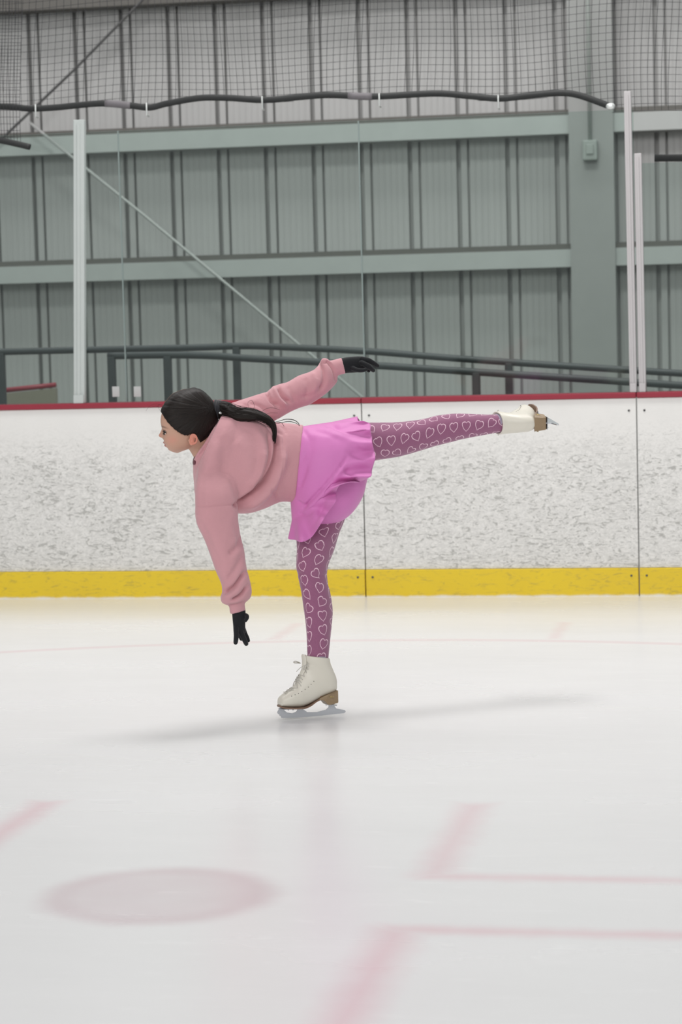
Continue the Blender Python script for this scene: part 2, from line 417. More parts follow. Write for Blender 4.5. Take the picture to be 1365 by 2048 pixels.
for x_, lb in ((GA, 'thin grey glass joint right of the tall white post'), (GB_, 'thin grey glass joint above the outstretched hand')):
    mb = MB(); mb.box((x_ - .0035, YG - .002, ZT + .005), (x_ + .0035, YG + .014, GT)); tag(mb.build('glass_joint', M['seal'], smooth=False), lb, 'joint strip')
def post(px, pyt, wpx, m, label, y=YG - .0, pxb=None):
    p = onY(px, pyt, y - .02); q = onY(pxb or px + .02*(790-pyt), 790, y - .02); lean = p.x - q.x
    wd = wpx * .5 * (YB / F) * 1.02
    g = empty('glass_post', (q.x, y, ZT)); tag(g, label, 'post', 'posts holding the glass')
    mb = MB(); mb.box((q.x - wd, y - .045, ZT + .004), (q.x + wd, y - .004, p.z)); mb.build('post_body', m, g, False, .004)
    mb = MB(); mb.box((q.x - wd * .28, y - .050, ZT + .02), (q.x + wd * .28, y - .0455, p.z - .02)); mb.build('post_channel', m, g, False, .001)
    mb = MB(); mb.box((q.x - wd*.9, y - .058, ZT + .0045), (q.x + wd*.9, y - .0505, ZT + .05)); mb.build('base_bracket', m, g, False, .002)
    for c in g.children:                       # the post stands a little out of plumb
        for v in c.data.vertices: v.co.x += lean * (v.co.z + (c.matrix_local.translation.z * 0) - ZT) / (p.z - ZT)
post(160, 240, 23, M['post'], 'tall white metal post at left, holding the glass', pxb=160)
post(1256, 183, 14, M['post2'], 'taller left post of the pale pair on the right boards')
post(1277, 307, 14, M['post2'], 'shorter right post of the pale pair on the right boards')
for px, py, lb in ((234, 783, 'small white paper tag near the base of the dark post'), (277, 783, 'small white paper tag on the glass, right of the dark post')):
    p = onY(px, py, YG + .02); mb = MB(); mb.box((p.x - .02, YG - .0015, p.z - .028), (p.x + .02, YG - .0002, p.z + .028)); tag(mb.build('paper_tag', M['paper'], smooth=False), lb, 'tag')

# ------------------------------------------------------------------ netting and foam tubes
YN = YG + .01
tb = [(-200, 210), (0, 213), (60, 217), (110, 215), (200, 207), (260, 211), (300, 215), (335, 207), (400, 196), (460, 196), (530, 200), (600, 194), (660, 190), (750, 193), (870, 187), (940, 192), (1000, 197), (1060, 191), (1120, 186), (1160, 191), (1222, 213)]
tp = [Vector(a) for a in crom([tuple(onY(x, y, YN)) for x, y in tb], 160)]
NETG = empty('safety_net', tp[80]); tag(NETG, 'wide dark safety netting along the top, ending in a long wavy black foam tube', 'netting')
mb = MB(); mb.tube(tp, .0175, 10); g = mb.build('foam_tube', M['tube'], NETG)
for xa, xb in ((208, 264), (688, 748)):
    s = [p for p in tp if xa <= PX(p)[0] <= xb]; mb = MB(); mb.tube(s, .0195, 10); mb.build('grey_tape', M['tape'], g)
def clip(px, py):
    p = onY(px, py, YG - .006); mb = MB(); mb.capsule([(p.x, YG - .022, p.z + .03), (p.x, YG - .022, p.z - .03)], .0045, 8); mb.capsule([(p.x, YG - .022, p.z - .03), (p.x, YG + .02, p.z - .035)], .0045, 8)
    o = mb.build('tie_clip', M['clip'])
    return o
for i, (px, py, lb) in enumerate(((73, 222, 'small bright clip under the black tube, leftmost'), (295, 219, 'small bright clip under the black tube between the left post and the centre'),
        (526, 206, 'small bright clip under the black tube left of the centre joint'), (760, 200, 'small bright clip under the black tube just right of the centre joint'), (998, 204, 'small bright clip under the black tube left of the column'))):
    tag(clip(px, py), lb, 'clip', 'clips under the black tube')
p = onY(1222, 213, YG - .03); mb = MB(); mb.capsule([p + Vector((-.006, 0, 0)), p + Vector((.006, 0, 0))], .018, 12)
mb.build('end_clip', M['clip'], NETG)['label'] = 'shiny round metal end clip'
g = MB(); g.tube([onY(1310, 316, YG-.022), onY(2500, 311, YG-.022)], .019, 10); tag(g.build('foam_tube', M['tube']), 'short black foam tube on the lower glass at the right edge', 'tube')
NETL = empty('safety_net', onY(20, 285, YN - .2)); tag(NETL, 'denser fold of dark netting hanging at the far left edge, with a black tube end', 'netting')
g = MB(); g.tube([Vector(a) for a in crom([tuple(onY(x, y, YN - .2)) for x, y in ((-220, 262), (-60, 274), (0, 281), (30, 287), (60, 294))], 24)], .0165, 10)
g.build('foam_tube', M['tube'], NETL)
# the net: cords following a loose curtain
def net(name, x0px, x1px, ztop, bottom, spacing, Y, label, slant=.0, wob=.02, seed=1, r=.0013, vs=None):
    rs = np.random.RandomState(seed); X0, X1 = onY(x0px, 100, Y).x, onY(x1px, 100, Y).x
    ph = rs.rand(6) * 6.28
    def warp(x, z):
        s = wob * (math.sin(3.1 * x + ph[0] + .6 * z) + .6 * math.sin(7.3 * x + ph[1] - 1.1 * z))
        return Vector((x + s * .35 + slant * (z - 3) + .012 * math.sin(5 * z + 4 * x + ph[2]), Y + s + .02, z + .012 * math.sin(4.7 * x + ph[3] + z) + .25 * s))
    mb = MB(); nx = int((X1 - X0) / (vs or spacing)); nz = int((ztop - bottom(X0) + .3) / spacing)
    for i in range(nx + 1):
        x = X0 + (X1 - X0) * i / nx; b = bottom(x); k = 16
        mb.tube([warp(x, b + (ztop - b) * j / k) for j in range(k + 1)], r, 3, False)
    for j in range(nz + 1):
        z = ztop - j * spacing; pts = []
        for i in range(0, nx * 2 + 1):
            x = X0 + (X1 - X0) * i / (nx * 2)
            if z > bottom(x) - .01: pts.append(warp(x, z))
            else:
                if len(pts) > 1: mb.tube(pts, r, 3, False)
                pts = []
        if len(pts) > 1: mb.tube(pts, r, 3, False)
    return mb.build('netting', M['net'], label)
txs = np.array([p.x for p in tp]); tzs = np.array([p.z for p in tp])
zt = onY(700, -120, YN).z
net('safety_net', -200, 1640, zt, lambda x: float(np.interp(x, txs, tzs)) if x < txs[-1] else onY(1300, 225, YN).z, .037, YN, NETG, .02)
zb2 = onY(20, 285, YN - .2).z
net('safety_net', -210, 46, zt, lambda x: zb2, .036, YN - .2, NETL, .03, .03, 5, .0014, .018)

# ================================================================== the skater
def fabric(name, c, fine=900, bumps=.25, sheen=.3, rough=.85, var=.06):
    m = mat(name, c, rough, 0, .25, sheen); t = NT(m); g = t.geo()
    f = t.noise(fine, 2, .5, g); l = t.noise(14, 3, .5, g)
    t.color(t.mix(l, tuple(x * (1 - var) for x in c), tuple(min(1, x * (1 + var)) for x in c))); t.bump(t.m('ADD', t.m('MULTIPLY', f, .12 if fine < 1000 else .05), t.m('MULTIPLY', t.noise(17, 3, .5, g, 1.2), 1.0)), min(1, bumps * 1.6), .009); return m
M['sweat'] = fabric('sweatshirt_pink', (.59, .305, .335))
M['collar'] = fabric('collar_inside', (.14, .045, .06))
M['skirt'] = fabric('skirt_orchid', (.65, .205, .50), 1500, .1, .15, .55, .03)
M['glove'] = fabric('glove_black', (.012, .013, .015), 1200, .3, .1, .8)
M['leather'] = mat('boot_leather', (.70, .67, .58), .38)
t = NT(M['leather']); lf = t.noise(60, 3, .6, t.geo()); t.color(t.mix(t.noise(9, 3, .6, t.geo()), (.66, .63, .54), (.74, .71, .63))); t.bump(lf, .12, .001)
M['heel'] = painted('heel_tan', (.29, .205, .12), .4, .12, 40)
M['solem'] = painted('sole_edge_brown', (.20, .12, .08), .5, .1, 40)
M['goldm'] = mat('gold_print', (.75, .6, .25), .3, .8)
M['bronze'] = mat('sole_bronze', (.45, .36, .20), .3, .7)
M['steel'] = mat('blade_steel', (.62, .64, .67), .28, .85)
M['lace'] = fabric('lace_grey', (.55, .53, .48), 900)
M['lining'] = fabric('boot_lining', (.38, .33, .42), 900)
M['eyelet'] = mat('eyelet_dark', (.05, .05, .05), .4, .5)
M['tie'] = fabric('hair_tie_black', (.02, .02, .025), 900)
def tights_mat():
    m = mat('tights_hearts', (.30, .11, .23), .75, 0, .25, .35); t = NT(m)
    uv = t.n('ShaderNodeUVMap').outputs[0]; u, v, _ = t.xyz(uv)
    CU, CVv = .058, .053
    a = t.m('DIVIDE', u, CU); ci = t.m('FLOOR', a); fa = t.m('SUBTRACT', t.m('SUBTRACT', a, ci), .5)
    odd = t.m('FRACT', t.m('MULTIPLY', ci, .5))
    b = t.m('ADD', t.m('DIVIDE', v, CVv), odd); cj = t.m('FLOOR', b); fb = t.m('SUBTRACT', t.m('SUBTRACT', b, cj), .5)
    cmb = t.n('ShaderNodeCombineXYZ'); t.l(ci, cmb.inputs[0]); t.l(cj, cmb.inputs[1])
    wn = t.n('ShaderNodeTexWhiteNoise'); t.l(cmb.outputs[0], wn.inputs[0]); r1, r2, r3 = t.xyz(wn.outputs['Color'])
    X = t.m('MULTIPLY', fa, CU); Y = t.m('MULTIPLY', fb, CVv)
    X = t.m('ADD', X, t.m('MULTIPLY', t.m('SUBTRACT', r2, .5), .008)); 
    wob = t.noise(45, 2, .5, uv)
    X = t.m('ADD', X, t.m('MULTIPLY', t.m('SUBTRACT', wob, .5), .010))
    an = t.m('ADD', t.m('MULTIPLY', t.m('SUBTRACT', r1, .5), 1.5), t.m('ADD', math.pi, t.m('MULTIPLY', t.m('GREATER_THAN', v, 3.5), -math.pi / 2)))
    c = t.m('COSINE', an); s = t.m('SINE', an)
    x = t.m('SUBTRACT', t.m('MULTIPLY', X, c), t.m('MULTIPLY', Y, s)); y = t.m('ADD', t.m('MULTIPLY', X, s), t.m('MULTIPLY', Y, c))
    R = .0185
    x = t.m('DIVIDE', x, R); y = t.m('ADD', t.m('DIVIDE', y, R), .12)
    yy = t.m('SUBTRACT', y, t.m('MULTIPLY', t.m('SQRT', t.m('ABSOLUTE', x)), .66))
    r = t.m('SQRT', t.m('ADD', t.m('MULTIPLY', x, x), t.m('MULTIPLY', yy, yy)))
    line = t.ramp(t.m('ABSOLUTE', t.m('SUBTRACT', r, .92)), .10, .045)
    g = t.geo(); base = t.mix(t.noise(300, 2, .5, g), (.26, .092, .175), (.32, .122, .22))
    t.color(t.mix(line, base, (.80, .56, .66))); t.bump(t.noise(1500, 2, .5, g), .15, .001); return m
M['tights'] = tights_mat()
def attr_mat(name, rough, spec=.4, sss=0):
    m = mat(name, (.5, .5, .5), rough, 0, spec); t = NT(m); a = t.n('ShaderNodeAttribute', attribute_name='col'); t.color(a.outputs['Color'])
    if sss: t.b.inputs['Subsurface Weight'].default_value = sss; t.b.inputs['Subsurface Radius'].default_value = (.01, .004, .002); t.b.inputs['Subsurface Scale'].default_value = .6
    return m
M['skin'] = attr_mat('skin', .5, .35, .12)

SK = empty('person', ground(625, 1432))
tag(SK, 'girl in pink sweatshirt and orchid skirt gliding on one skate, other leg raised behind', 'person')

LEGS = [  # standing leg
 (616, 1000, 704, 1000, .02, 34, 2), (604, 1040, 690, 1040, .0, 36, 2), (594, 1070, 678, 1070, -.02, 42, 2), (594, 1100, 669, 1100, -.02, 38, 2), (593, 1135, 656, 1135, -.02, 33, 2),
 (599, 1165, 656, 1165, -.02, 30, 2), (603, 1185, 661, 1185, -.02, 30, 2), (608, 1220, 666, 1220, -.02, 30, 2), (612, 1250, 664, 1250, -.02, 27, 2), (614, 1280, 661, 1280, -.02, 23, 2), (615, 1310, 658, 1310, -.02, 20, 2), (617, 1330, 656, 1330, -.02, 19, 2)]
LEGF = [  # raised leg
 (680, 848, 680, 965, .0, 56, 2), (715, 845, 715, 940, .01, 50, 2), (743, 845, 745, 923, .02, 44, 2), (799, 844, 800, 913, .03, 37, 2), (848, 838, 849, 899, .04, 32, 2), (870, 832, 872, 892, .045, 30, 2), (898, 828, 900, 885, .05, 29, 2),
 (922, 827, 923, 879, .055, 28, 2), (947, 828, 948, 874, .06, 26, 2), (975, 829, 975, 869, .065, 22, 2), (998, 829, 998, 865, .07, 19, 2), (1012, 831, 1012, 864, .07, 18, 2)]
def loft_uv(mb, uvs, st, n=90, k=48, w=True):
    V, Fc, rows = loft(st, n, k); base = len(mb.v); mb.add(V, Fc)
    L = 0; prev = None
    for row in rows:
        c = sum(row, Vector()) / k
        if prev is not None: L += (c - prev).length
        prev = c
        per = sum((row[i] - row[(i+1) % k]).length for i in range(k)); uvs.append((L, per))
tm = MB(); uvr = []
loft_uv(tm, uvr, LEGS); loft_uv(tm, uvr, LEGF)
me = mesh(tm.v, tm.f); uvl = me.uv_layers.new(name='UVMap'); K = 48
for p in me.polygons:
    js = [vi % K for vi in p.vertices]; wrap = max(js) - min(js) > 2
    for li, vi, j in zip(p.loop_indices, p.vertices, js):
        L, per = uvr[vi // K]; jj = j + (K if wrap and j == 0 else 0)
        leg = 0 if vi < 90 * K else 1
        uvl.data[li].uv = ((jj / K - .5) * per + 3 + leg * 2.01 + (.035 + .029 if leg == 0 else .006), L + leg * 5)
tights = link('tights', me, M['tights']); reparent(tights, SK)
# small creases behind the knee and at the ankle
def creases(me, lines, mw=None, front=True):
    """lines: list of (polyline in picture coordinates, depth m, half-width px); pressed into the cloth that faces the viewer"""
    me.update(); nrm = np.zeros(len(me.vertices) * 3, dtype=np.float32); me.vertices.foreach_get('normal', nrm); nrm = nrm.reshape(-1, 3)
    co = np.zeros(len(me.vertices) * 3, dtype=np.float32); me.vertices.foreach_get('co', co); co = co.reshape(-1, 3)
    q = co - np.array(EYE); d = q @ np.array(FWD); X = CX + F * (q @ np.array(RIGHT)) / d; Y = CY - F * (q @ np.array(UP)) / d
    face = np.clip(-(nrm @ np.array(FWD)) * 3 + .6, 0, 1)
    tot = np.zeros(len(co))
    for pl, amp, sg in lines:
        pl = crom(pl, 4 * len(pl)); best = np.full(len(co), 1e9); par = np.zeros(len(co))
        for i in range(len(pl) - 1):
            a, b = pl[i], pl[i + 1]; ab = b - a; L2 = ab @ ab + 1e-9
            t = np.clip(((X - a[0]) * ab[0] + (Y - a[1]) * ab[1]) / L2, 0, 1)
            dx = X - a[0] - t * ab[0]; dy = Y - a[1] - t * ab[1]; dd = np.hypot(dx, dy)
            m = dd < best; best[m] = dd[m]; par[m] = (i + t[m]) / (len(pl) - 1)
        tot -= amp * np.exp(-(best / sg) ** 2) * np.clip(np.sin(np.pi * np.clip(par * .9 + .05, 0, 1)) * 2.2, 0, 1)
    co = co + nrm * (tot * face)[:, None]
    me.vertices.foreach_set('co', co.astype(np.float32).ravel()); me.update()
creases(me, [([(594, 1146), (610, 1152), (628, 1158)], .006, 4), ([(656, 1150), (640, 1153), (630, 1160)], .004, 4), ([(852, 838), (856, 850), (852, 862)], .003, 5)])

# ---- head: rings of a profile
def head_rings(front, back, width, y0, y1, n, k, ex=2.15, dd0=0.0):
    ys = np.linspace(0, 1, n); ys = (1 - np.cos(ys * np.pi)) / 2 * .6 + ys * .4; ys = y0 + (y1 - y0) * ys
    f = np.array(sorted(front)); b = np.array(sorted(back)); wd = np.array(sorted(width))
    def ip(tb, y):
        i = int(np.clip(np.searchsorted(tb[:, 0], y) - 1, 0, len(tb) - 2))
        def sl(j):
            if j <= 0 or j >= len(tb) - 1:
                j0, j1 = (0, 1) if j <= 0 else (len(tb) - 2, len(tb) - 1)
            else: j0, j1 = j - 1, j + 1
            return (tb[j1, 1] - tb[j0, 1]) / (tb[j1, 0] - tb[j0, 0])
        h = tb[i+1, 0] - tb[i, 0]; t = np.clip((y - tb[i, 0]) / h, 0, 1)
        return (2*t**3-3*t*t+1)*tb[i,1] + (t**3-2*t*t+t)*h*sl(i)*.9 + (-2*t**3+3*t*t)*tb[i+1,1] + (t**3-t*t)*h*sl(i+1)*.9
    out = []
    for y in ys:
        xf, xb, ww = ip(f, y), ip(b, y), ip(wd, y); c = (xf + xb) / 2; a = (xb - xf) / 2; row = []
        for j in range(k):
            th = 2 * math.pi * j / k; cc, ss = math.cos(th), math.sin(th)
            row.append([c - a * spow(cc, 2 / ex), y, ww * spow(ss, 2 / ex)])      # x px, y px, depth px
        out.append(row)
    return np.array(out)
HD = -.015
FRONT = [(779, 388), (783, 366), (790, 350), (800, 339), (810, 331), (820, 326), (832, 322.5), (842, 321.5), (850, 322.5), (857, 325), (864, 326.5), (872, 327), (880, 328), (888, 330.5), (896, 334), (900, 338), (904, 346), (906, 354)]
BACK = [(779, 392), (785, 404), (795, 415), (810, 423), (828, 425), (845, 420), (860, 412), (872, 406), (882, 400), (890, 392), (897, 380), (902, 366), (906, 356)]
WID = [(779, 3), (783, 15), (790, 24), (800, 31), (815, 36.5), (835, 39), (855, 38), (870, 36), (882, 33), (890, 29), (897, 22), (902, 14), (906, 3)]
hr = head_rings(FRONT, BACK, WID, 779, 906, 120, 128)
def face(h):
    x, y, z = h[..., 0].copy(), h[..., 1], h[..., 2]; fr = (np.arange(h.shape[1]) / h.shape[1]); cosm = np.cos(fr * 2 * np.pi)[None, :] * np.ones_like(x); frontm = np.clip(cosm * 2.2, 0, 1)
    g = lambda cy, cz, sy, sz: np.exp(-((y - cy) / sy) ** 2 - ((np.abs(z) - cz) / sz) ** 2)
    # nose: ridge growing towards the tip, then cut away
    nose = np.interp(y, [852, 858, 863, 868, 871, 873.5, 876, 879], [0, 1.5, 5, 8.5, 10.0, 8.5, 3.0, 0])
    ns = np.interp(y, [852, 862, 871, 876], [4.0, 4.5, 6.0, 6.5]); x = x - nose * np.exp(-(np.abs(z) / ns) ** 2.4) * frontm
    x = x - 2.2 * np.exp(-((y - 872.5) / 3.2) ** 2 - ((np.abs(z) - 6.5) / 3.0) ** 2) * frontm     # nostril wings
    x = x + 3.6 * g(864.5, 14.5, 4.5, 7.5) * frontm - 1.6 * g(856, 14, 3.2, 9) * frontm           # sockets, brow
    x = x - 1.6 * g(866, 14, 2.6, 5) * frontm                                                       # lids
    x = x - 2.4 * g(880, 20, 10, 10) * frontm                                                       # cheeks
    lz = np.exp(-(np.abs(z) / 10.5) ** 4)
    x = x - (3.6 * np.exp(-((y - 885.5) / 2.0) ** 2) + 3.2 * np.exp(-((y - 891.6) / 2.1) ** 2) - 1.6 * np.exp(-((y - 888.6) / .9) ** 2) - 1.8 * np.exp(-((y - 896) / 2) ** 2)) * lz * frontm
    h = h.copy(); h[..., 0] = x; return h
hf = face(hr)
def headP(x, y, z): return P(x, y, HD) + DV * (z * MPP)
bm_ = MB()
def rings_to(mb, h, f):
    n, k, _ = h.shape; V = [f(*h[i, j]) for i in range(n) for j in range(k)]; Fc = []
    for i in range(n - 1):
        for j in range(k): j2 = (j + 1) % k; Fc.append((i*k+j, i*k+j2, (i+1)*k+j2, (i+1)*k+j))
    Fc.append(tuple(range(k))[::-1]); Fc.append(tuple((n-1)*k + j for j in range(k))); mb.add(V, Fc)
rings_to(bm_, hf, headP)
# ears
for sd in (-1, 1):
    zc = sd * 36.5; ring = []
    for a in np.linspace(-.35, 1.22, 16):            # helix
        th = a * math.pi * 1.05; ring.append(headP(388.5 + 8.2 * math.sin(th) * (1 if a > 0 else .7), 876.5 - 9.8 * math.cos(th) - (0), zc + sd * (3.4 + 1.6 * math.sin(th))))
    bm_.capsule(ring, [1.0*MPP*1.9] * 16, 10)
    bm_.capsule([headP(383.5, 884, zc + sd * 1.2), headP(385.5, 886.5, zc + sd * 2.2)], 3.0 * MPP, 10)       # lobe
    bm_.capsule([headP(388.5, 873, zc + sd * .6), headP(387.5, 880, zc + sd * .6)], 3.8 * MPP, 10)           # concha
    bm_.capsule([headP(381, 877, zc + sd * 1.2), headP(380.5, 880, zc + sd * 1.2)], 1.8 * MPP, 10)            # tragus
# neck, trunk, arms, legs
def bl(st, ins=4, n=36): V, Fc, _ = loft(st, n, 28, ins); bm_.add(V, Fc)
bl([(428, 845, 366, 880, HD, 30, 2), (428, 858, 376, 897, -.01, 28, 2), (432, 868, 384, 910, .0, 29, 2), (440, 880, 392, 925, .0, 34, 2), (450, 880, 400, 950, .0, 44, 2)], 1)
NECK_ST = None
TORSO = [(438, 838, 386, 932, .01, 34, 2), (452, 826, 388, 962, .01, 50, 2.2), (474, 822, 396, 1000, .0, 62, 2.3), (500, 826, 440, 1022, .0, 66, 2.3), (530, 836, 492, 1027, .0, 66, 2.3), (560, 845, 528, 1018, .0, 64, 2.3), (584, 847, 562, 1004, .0, 58, 2.2), (607, 850, 591, 1005, .0, 52, 2.1)]
bl(TORSO, 34)
bl([(592, 872, 582, 984, 0, 36, 2), (640, 858, 610, 1010, 0, 52, 2), (690, 860, 650, 1020, 0, 52, 2), (712, 880, 700, 990, 0, 44, 2)], 16)
ARMN = [(398, 930, 480, 950, -.07, 34, 2), (391, 975, 478, 985, -.10, 38, 2), (390.5, 1010, 476.5, 1012, -.11, 38, 2.1), (392, 1042, 477, 1042, -.12, 37, 2.1), (407, 1077, 482.5, 1074, -.125, 35, 2), (418, 1105, 489, 1100, -.13, 33, 2), (431, 1140, 493, 1132, -.14, 30, 2),
        (444, 1172, 499.5, 1158, -.14, 28, 2), (441.5, 1193, 503.8, 1180, -.14, 28, 2), (444, 1205, 502, 1194, -.14, 25, 2), (455, 1210.5, 494, 1203, -.14, 18, 2), (459, 1215, 490, 1207, -.14, 15, 2), (459.5, 1222, 490.5, 1213, -.14, 15, 2), (461, 1228, 491.5, 1220, -.14, 15, 2.2)]
ARMF = [(462, 806, 500, 880, .10, 36, 2), (484, 799, 528, 862, .12, 34, 2), (512, 790, 545, 846, .13, 31, 2), (533, 783, 562, 835, .14, 29, 2), (553, 770, 583, 823, .15, 28, 2), (575, 764, 602, 815, .16, 27, 2), (598, 751, 622, 808, .165, 28, 2), (628, 740, 652, 788, .17, 27, 2),
        (641, 722, 672, 768, .18, 25, 2), (650, 717.5, 676, 759, .18, 20, 2), (659, 721, 676, 752, .18, 15, 2), (670, 719, 682, 749.5, .18, 14, 2), (684, 715.5, 692, 747.5, .18, 14, 2.2)]
bl([(410, 940, 470, 955, -.07, 24, 2), (414, 1042, 462, 1042, -.12, 22, 2), (440, 1120, 480, 1112, -.135, 18, 2), (457, 1180, 489, 1172, -.14, 14, 2), (463, 1222, 488, 1215, -.14, 10, 2), (466, 1236, 489, 1232, -.14, 8, 2)], 1)
bl([(475, 815, 505, 860, .10, 22, 2), (538, 792, 556, 832, .14, 19, 2), (600, 763, 616, 800, .165, 15, 2), (655, 730, 666, 756, .18, 12, 2), (684, 719, 690, 743, .18, 9, 2), (696, 718, 700, 741, .18, 8, 2)], 1)
bl(LEGS, 4); bl(LEGF, 4)
bm_.capsule([P(636, 1335, -.02), P(632, 1385, -.02), P(580, 1400, -.03)], [.032, .030, .020], 12)
bm_.capsule([P(1008, 847, .07), P(1058, 848, .07)], [.030, .026], 12)
bme = remesh(bm_, .0028, 1)
body = link('body', bme, M['skin']); reparent(body, SK)
def vcol(me, fn):
    at = me.color_attributes.new('col', 'FLOAT_COLOR', 'POINT'); n = len(me.vertices)
    co = np.zeros(n * 3, dtype=np.float32); me.vertices.foreach_get('co', co); co = co.reshape(-1, 3)
    q = co - np.array(EYE); d = q @ np.array(FWD); X = CX + F * (q @ np.array(RIGHT)) / d; Y = CY - F * (q @ np.array(UP)) / d
    c = fn(X, Y, d, co); at.data.foreach_set('color', np.concatenate([c, np.ones((n, 1))], 1).astype(np.float32).ravel())
hd_axis = (headP(350, 870, 0) - EYE).dot(FWD)
def skin_col(X, Y, d, co):
    base = np.array([.54, .325, .24]); c = np.tile(base, (len(X), 1))
    Z = (d - hd_axis + (350 - X) * .0006 * 1) / MPP             # sideways from the face's middle
    def blend(w, col): 
        nonlocal c
        w = np.clip(w, 0, 1)[:, None]; c = c * (1 - w) + np.array(col) * w
    az = np.abs(Z)
    blend(.55 * np.exp(-((Y - 880) / 9) ** 2 - ((X - 345) / 11) ** 2), (.62, .27, .21))       # cheek
    blend(.5 * np.exp(-((Y - 871) / 4) ** 2 - ((X - 319) / 5) ** 2), (.60, .28, .22))
    m = (X < 337) & (az < 11.5)
    blend(m * (np.exp(-((Y - 885.8) / 2.2) ** 4) + np.exp(-((Y - 891.8) / 2.2) ** 4)) * .8, (.42, .15, .14))
    blend(m * np.exp(-((Y - 888.6) / .7) ** 2) * .8, (.16, .05, .05))
    # eyebrow
    by = 853.5 + (X - 326) * .34
    blend((X < 340) * (az > 5) * np.exp(-((Y - by) / 1.5) ** 2) * np.exp(-((az - 16) / 11) ** 4) * .75, (.07, .04, .03))
    blend((X < 345) * (az > 6) * np.exp(-((Y - 862.4 - (X - 330) * .35) / 1.1) ** 2) * np.exp(-((az - 15) / 7.5) ** 4) * .9, (.03, .02, .018))   # lash line
    ear = (X > 379) & (X < 401) & (Y > 864) & (Y < 890) & (az > 36)
    blend(ear * .65, (.72, .22, .16)); 
    blend(ear * np.exp(-((X - 388) / 3) ** 2 - ((Y - 877) / 4) ** 2) * .5, (.34, .13, .09))
    return c
vcol(bme, skin_col)
# eyes
def eye_mat():
    m = mat('eye', (.8, .78, .75), .15); return m
M['eye'] = eye_mat(); M['iris'] = mat('iris_brown', (.04, .022, .015), .15); M['lash'] = mat('lash', (.02, .015, .012), .8)
for sd in (-1, 1):
    e = MB(); c = headP(334.8, 866, sd * 14.5); s_ = 5.6 * MPP
    for i in range(1, 12): pass
    e.capsule([c + Vector((0, 0, -.0004)), c + Vector((0, 0, .0004))], s_, 20); eo = e.build('eye', M['eye'], SK)
    fd = (headP(320, 867, sd * 15.5) - headP(334.8, 866, sd * 14.5)).normalized()
    e = MB(); e.capsule([c + fd * s_ * .72, c + fd * s_ * .82], .0058, 14); e.build('iris', M['iris'], eo)
    ls = [headP(x, y, sd * z) for x, y, z in ((326.8, 862.6, 10.5), (327.2, 861.8, 13), (328.6, 861.9, 16), (331.2, 863.2, 19.5), (335.0, 865.6, 22.5))]
    e = MB(); e.tube(ls, [.0008, .0018, .0022, .0020, .0010], 6); e.build('eyelashes', M['lash'], eo)

# ---- hair
HF = [(775, 386), (779, 366), (787, 347), (797, 336), (808, 328), (818, 322.5), (832, 319.5), (845, 319), (860, 322), (900, 330)]
HB = [(775, 390), (778, 400), (784, 410), (795, 421), (806, 429), (820, 435), (835, 437), (846, 436), (856, 432), (868, 425), (880, 416), (890, 405), (900, 396)]
HW = [(775, 4), (779, 20), (787, 31), (800, 39), (818, 43.5), (838, 44.5), (856, 43), (870, 40), (882, 35), (892, 28), (900, 20)]
hh = head_rings(HF, HB, HW, 775, 900, 150, 200)
hx, hy, hz = hh[..., 0], hh[..., 1], hh[..., 2]
line = np.sin(hx * .9) * .5 + np.sin(hx * 2.3 + 1) * .35 + np.interp(hx, [318, 323, 330, 337, 345, 354, 363, 371, 378, 384, 392, 400, 402, 404, 420], [818, 826, 836, 845, 853, 861, 867, 870.5, 871, 868.5, 867, 872, 884, 905, 910])
mask = 1 / (1 + np.exp(np.clip((hy - line) / 1.1, -30, 30)))
cx_, cy_ = 375.0, 845.0
sc = 1 - (1 - mask) * .16
ang = np.arctan2(hy - 815, hx - 432 + np.abs(hz) * .2); rad = np.hypot(hy - 815, hx - 430)
streak = np.zeros_like(hx); rs = np.random.RandomState(3)
for fq, am in ((14, .5), (31, .35), (57, .3), (90, .2)): streak += am * np.sin(ang * fq + rs.rand() * 6 + hz * .05 * rs.rand())
part = np.exp(-((np.abs(hz - 4 + 0 * hx)) / 1.6) ** 2) * (hx < 392) * (hy < 830)
amp = mask * (streak * .35 * np.clip(rad / 40, .2, 1) - part * 1.8)
hx2 = cx_ + (hx - cx_) * sc + (hx - cx_) / 60 * amp; hy2 = cy_ + (hy - cy_) * sc + (hy - cy_) / 60 * amp; hz2 = hz * sc + hz / 45 * amp
hm = MB(); rings_to(hm, np.stack([hx2, hy2, hz2], -1), headP)
hme = mesh(hm.v, hm.f); 
hair_mat = mat('dark_hair', (.018, .013, .011), .38, 0, .22); t = NT(hair_mat)
uvn = t.n('ShaderNodeUVMap').outputs[0]; nz = t.noise(1, 4, .6, t.mapv(uvn, (70, 2.5, 1))); t.color(t.mix(t.ramp(nz, .3, .75), (.004, .0028, .0024), (.020, .013, .010))); t.bump(nz, .5, .003); 
rg = t.m('ADD', t.m('MULTIPLY', nz, .25), .28); t.l(rg, t.b.inputs['Roughness'])
ul = hme.uv_layers.new(name='UVMap'); angf = ang.ravel(); radf = rad.ravel(); hzf = hz.ravel()
for l in hme.loops:
    ul.data[l.index].uv = (angf[l.vertex_index] + hzf[l.vertex_index] * .004, radf[l.vertex_index] / 60)
hair = link('hair', hme, hair_mat); reparent(hair, SK)
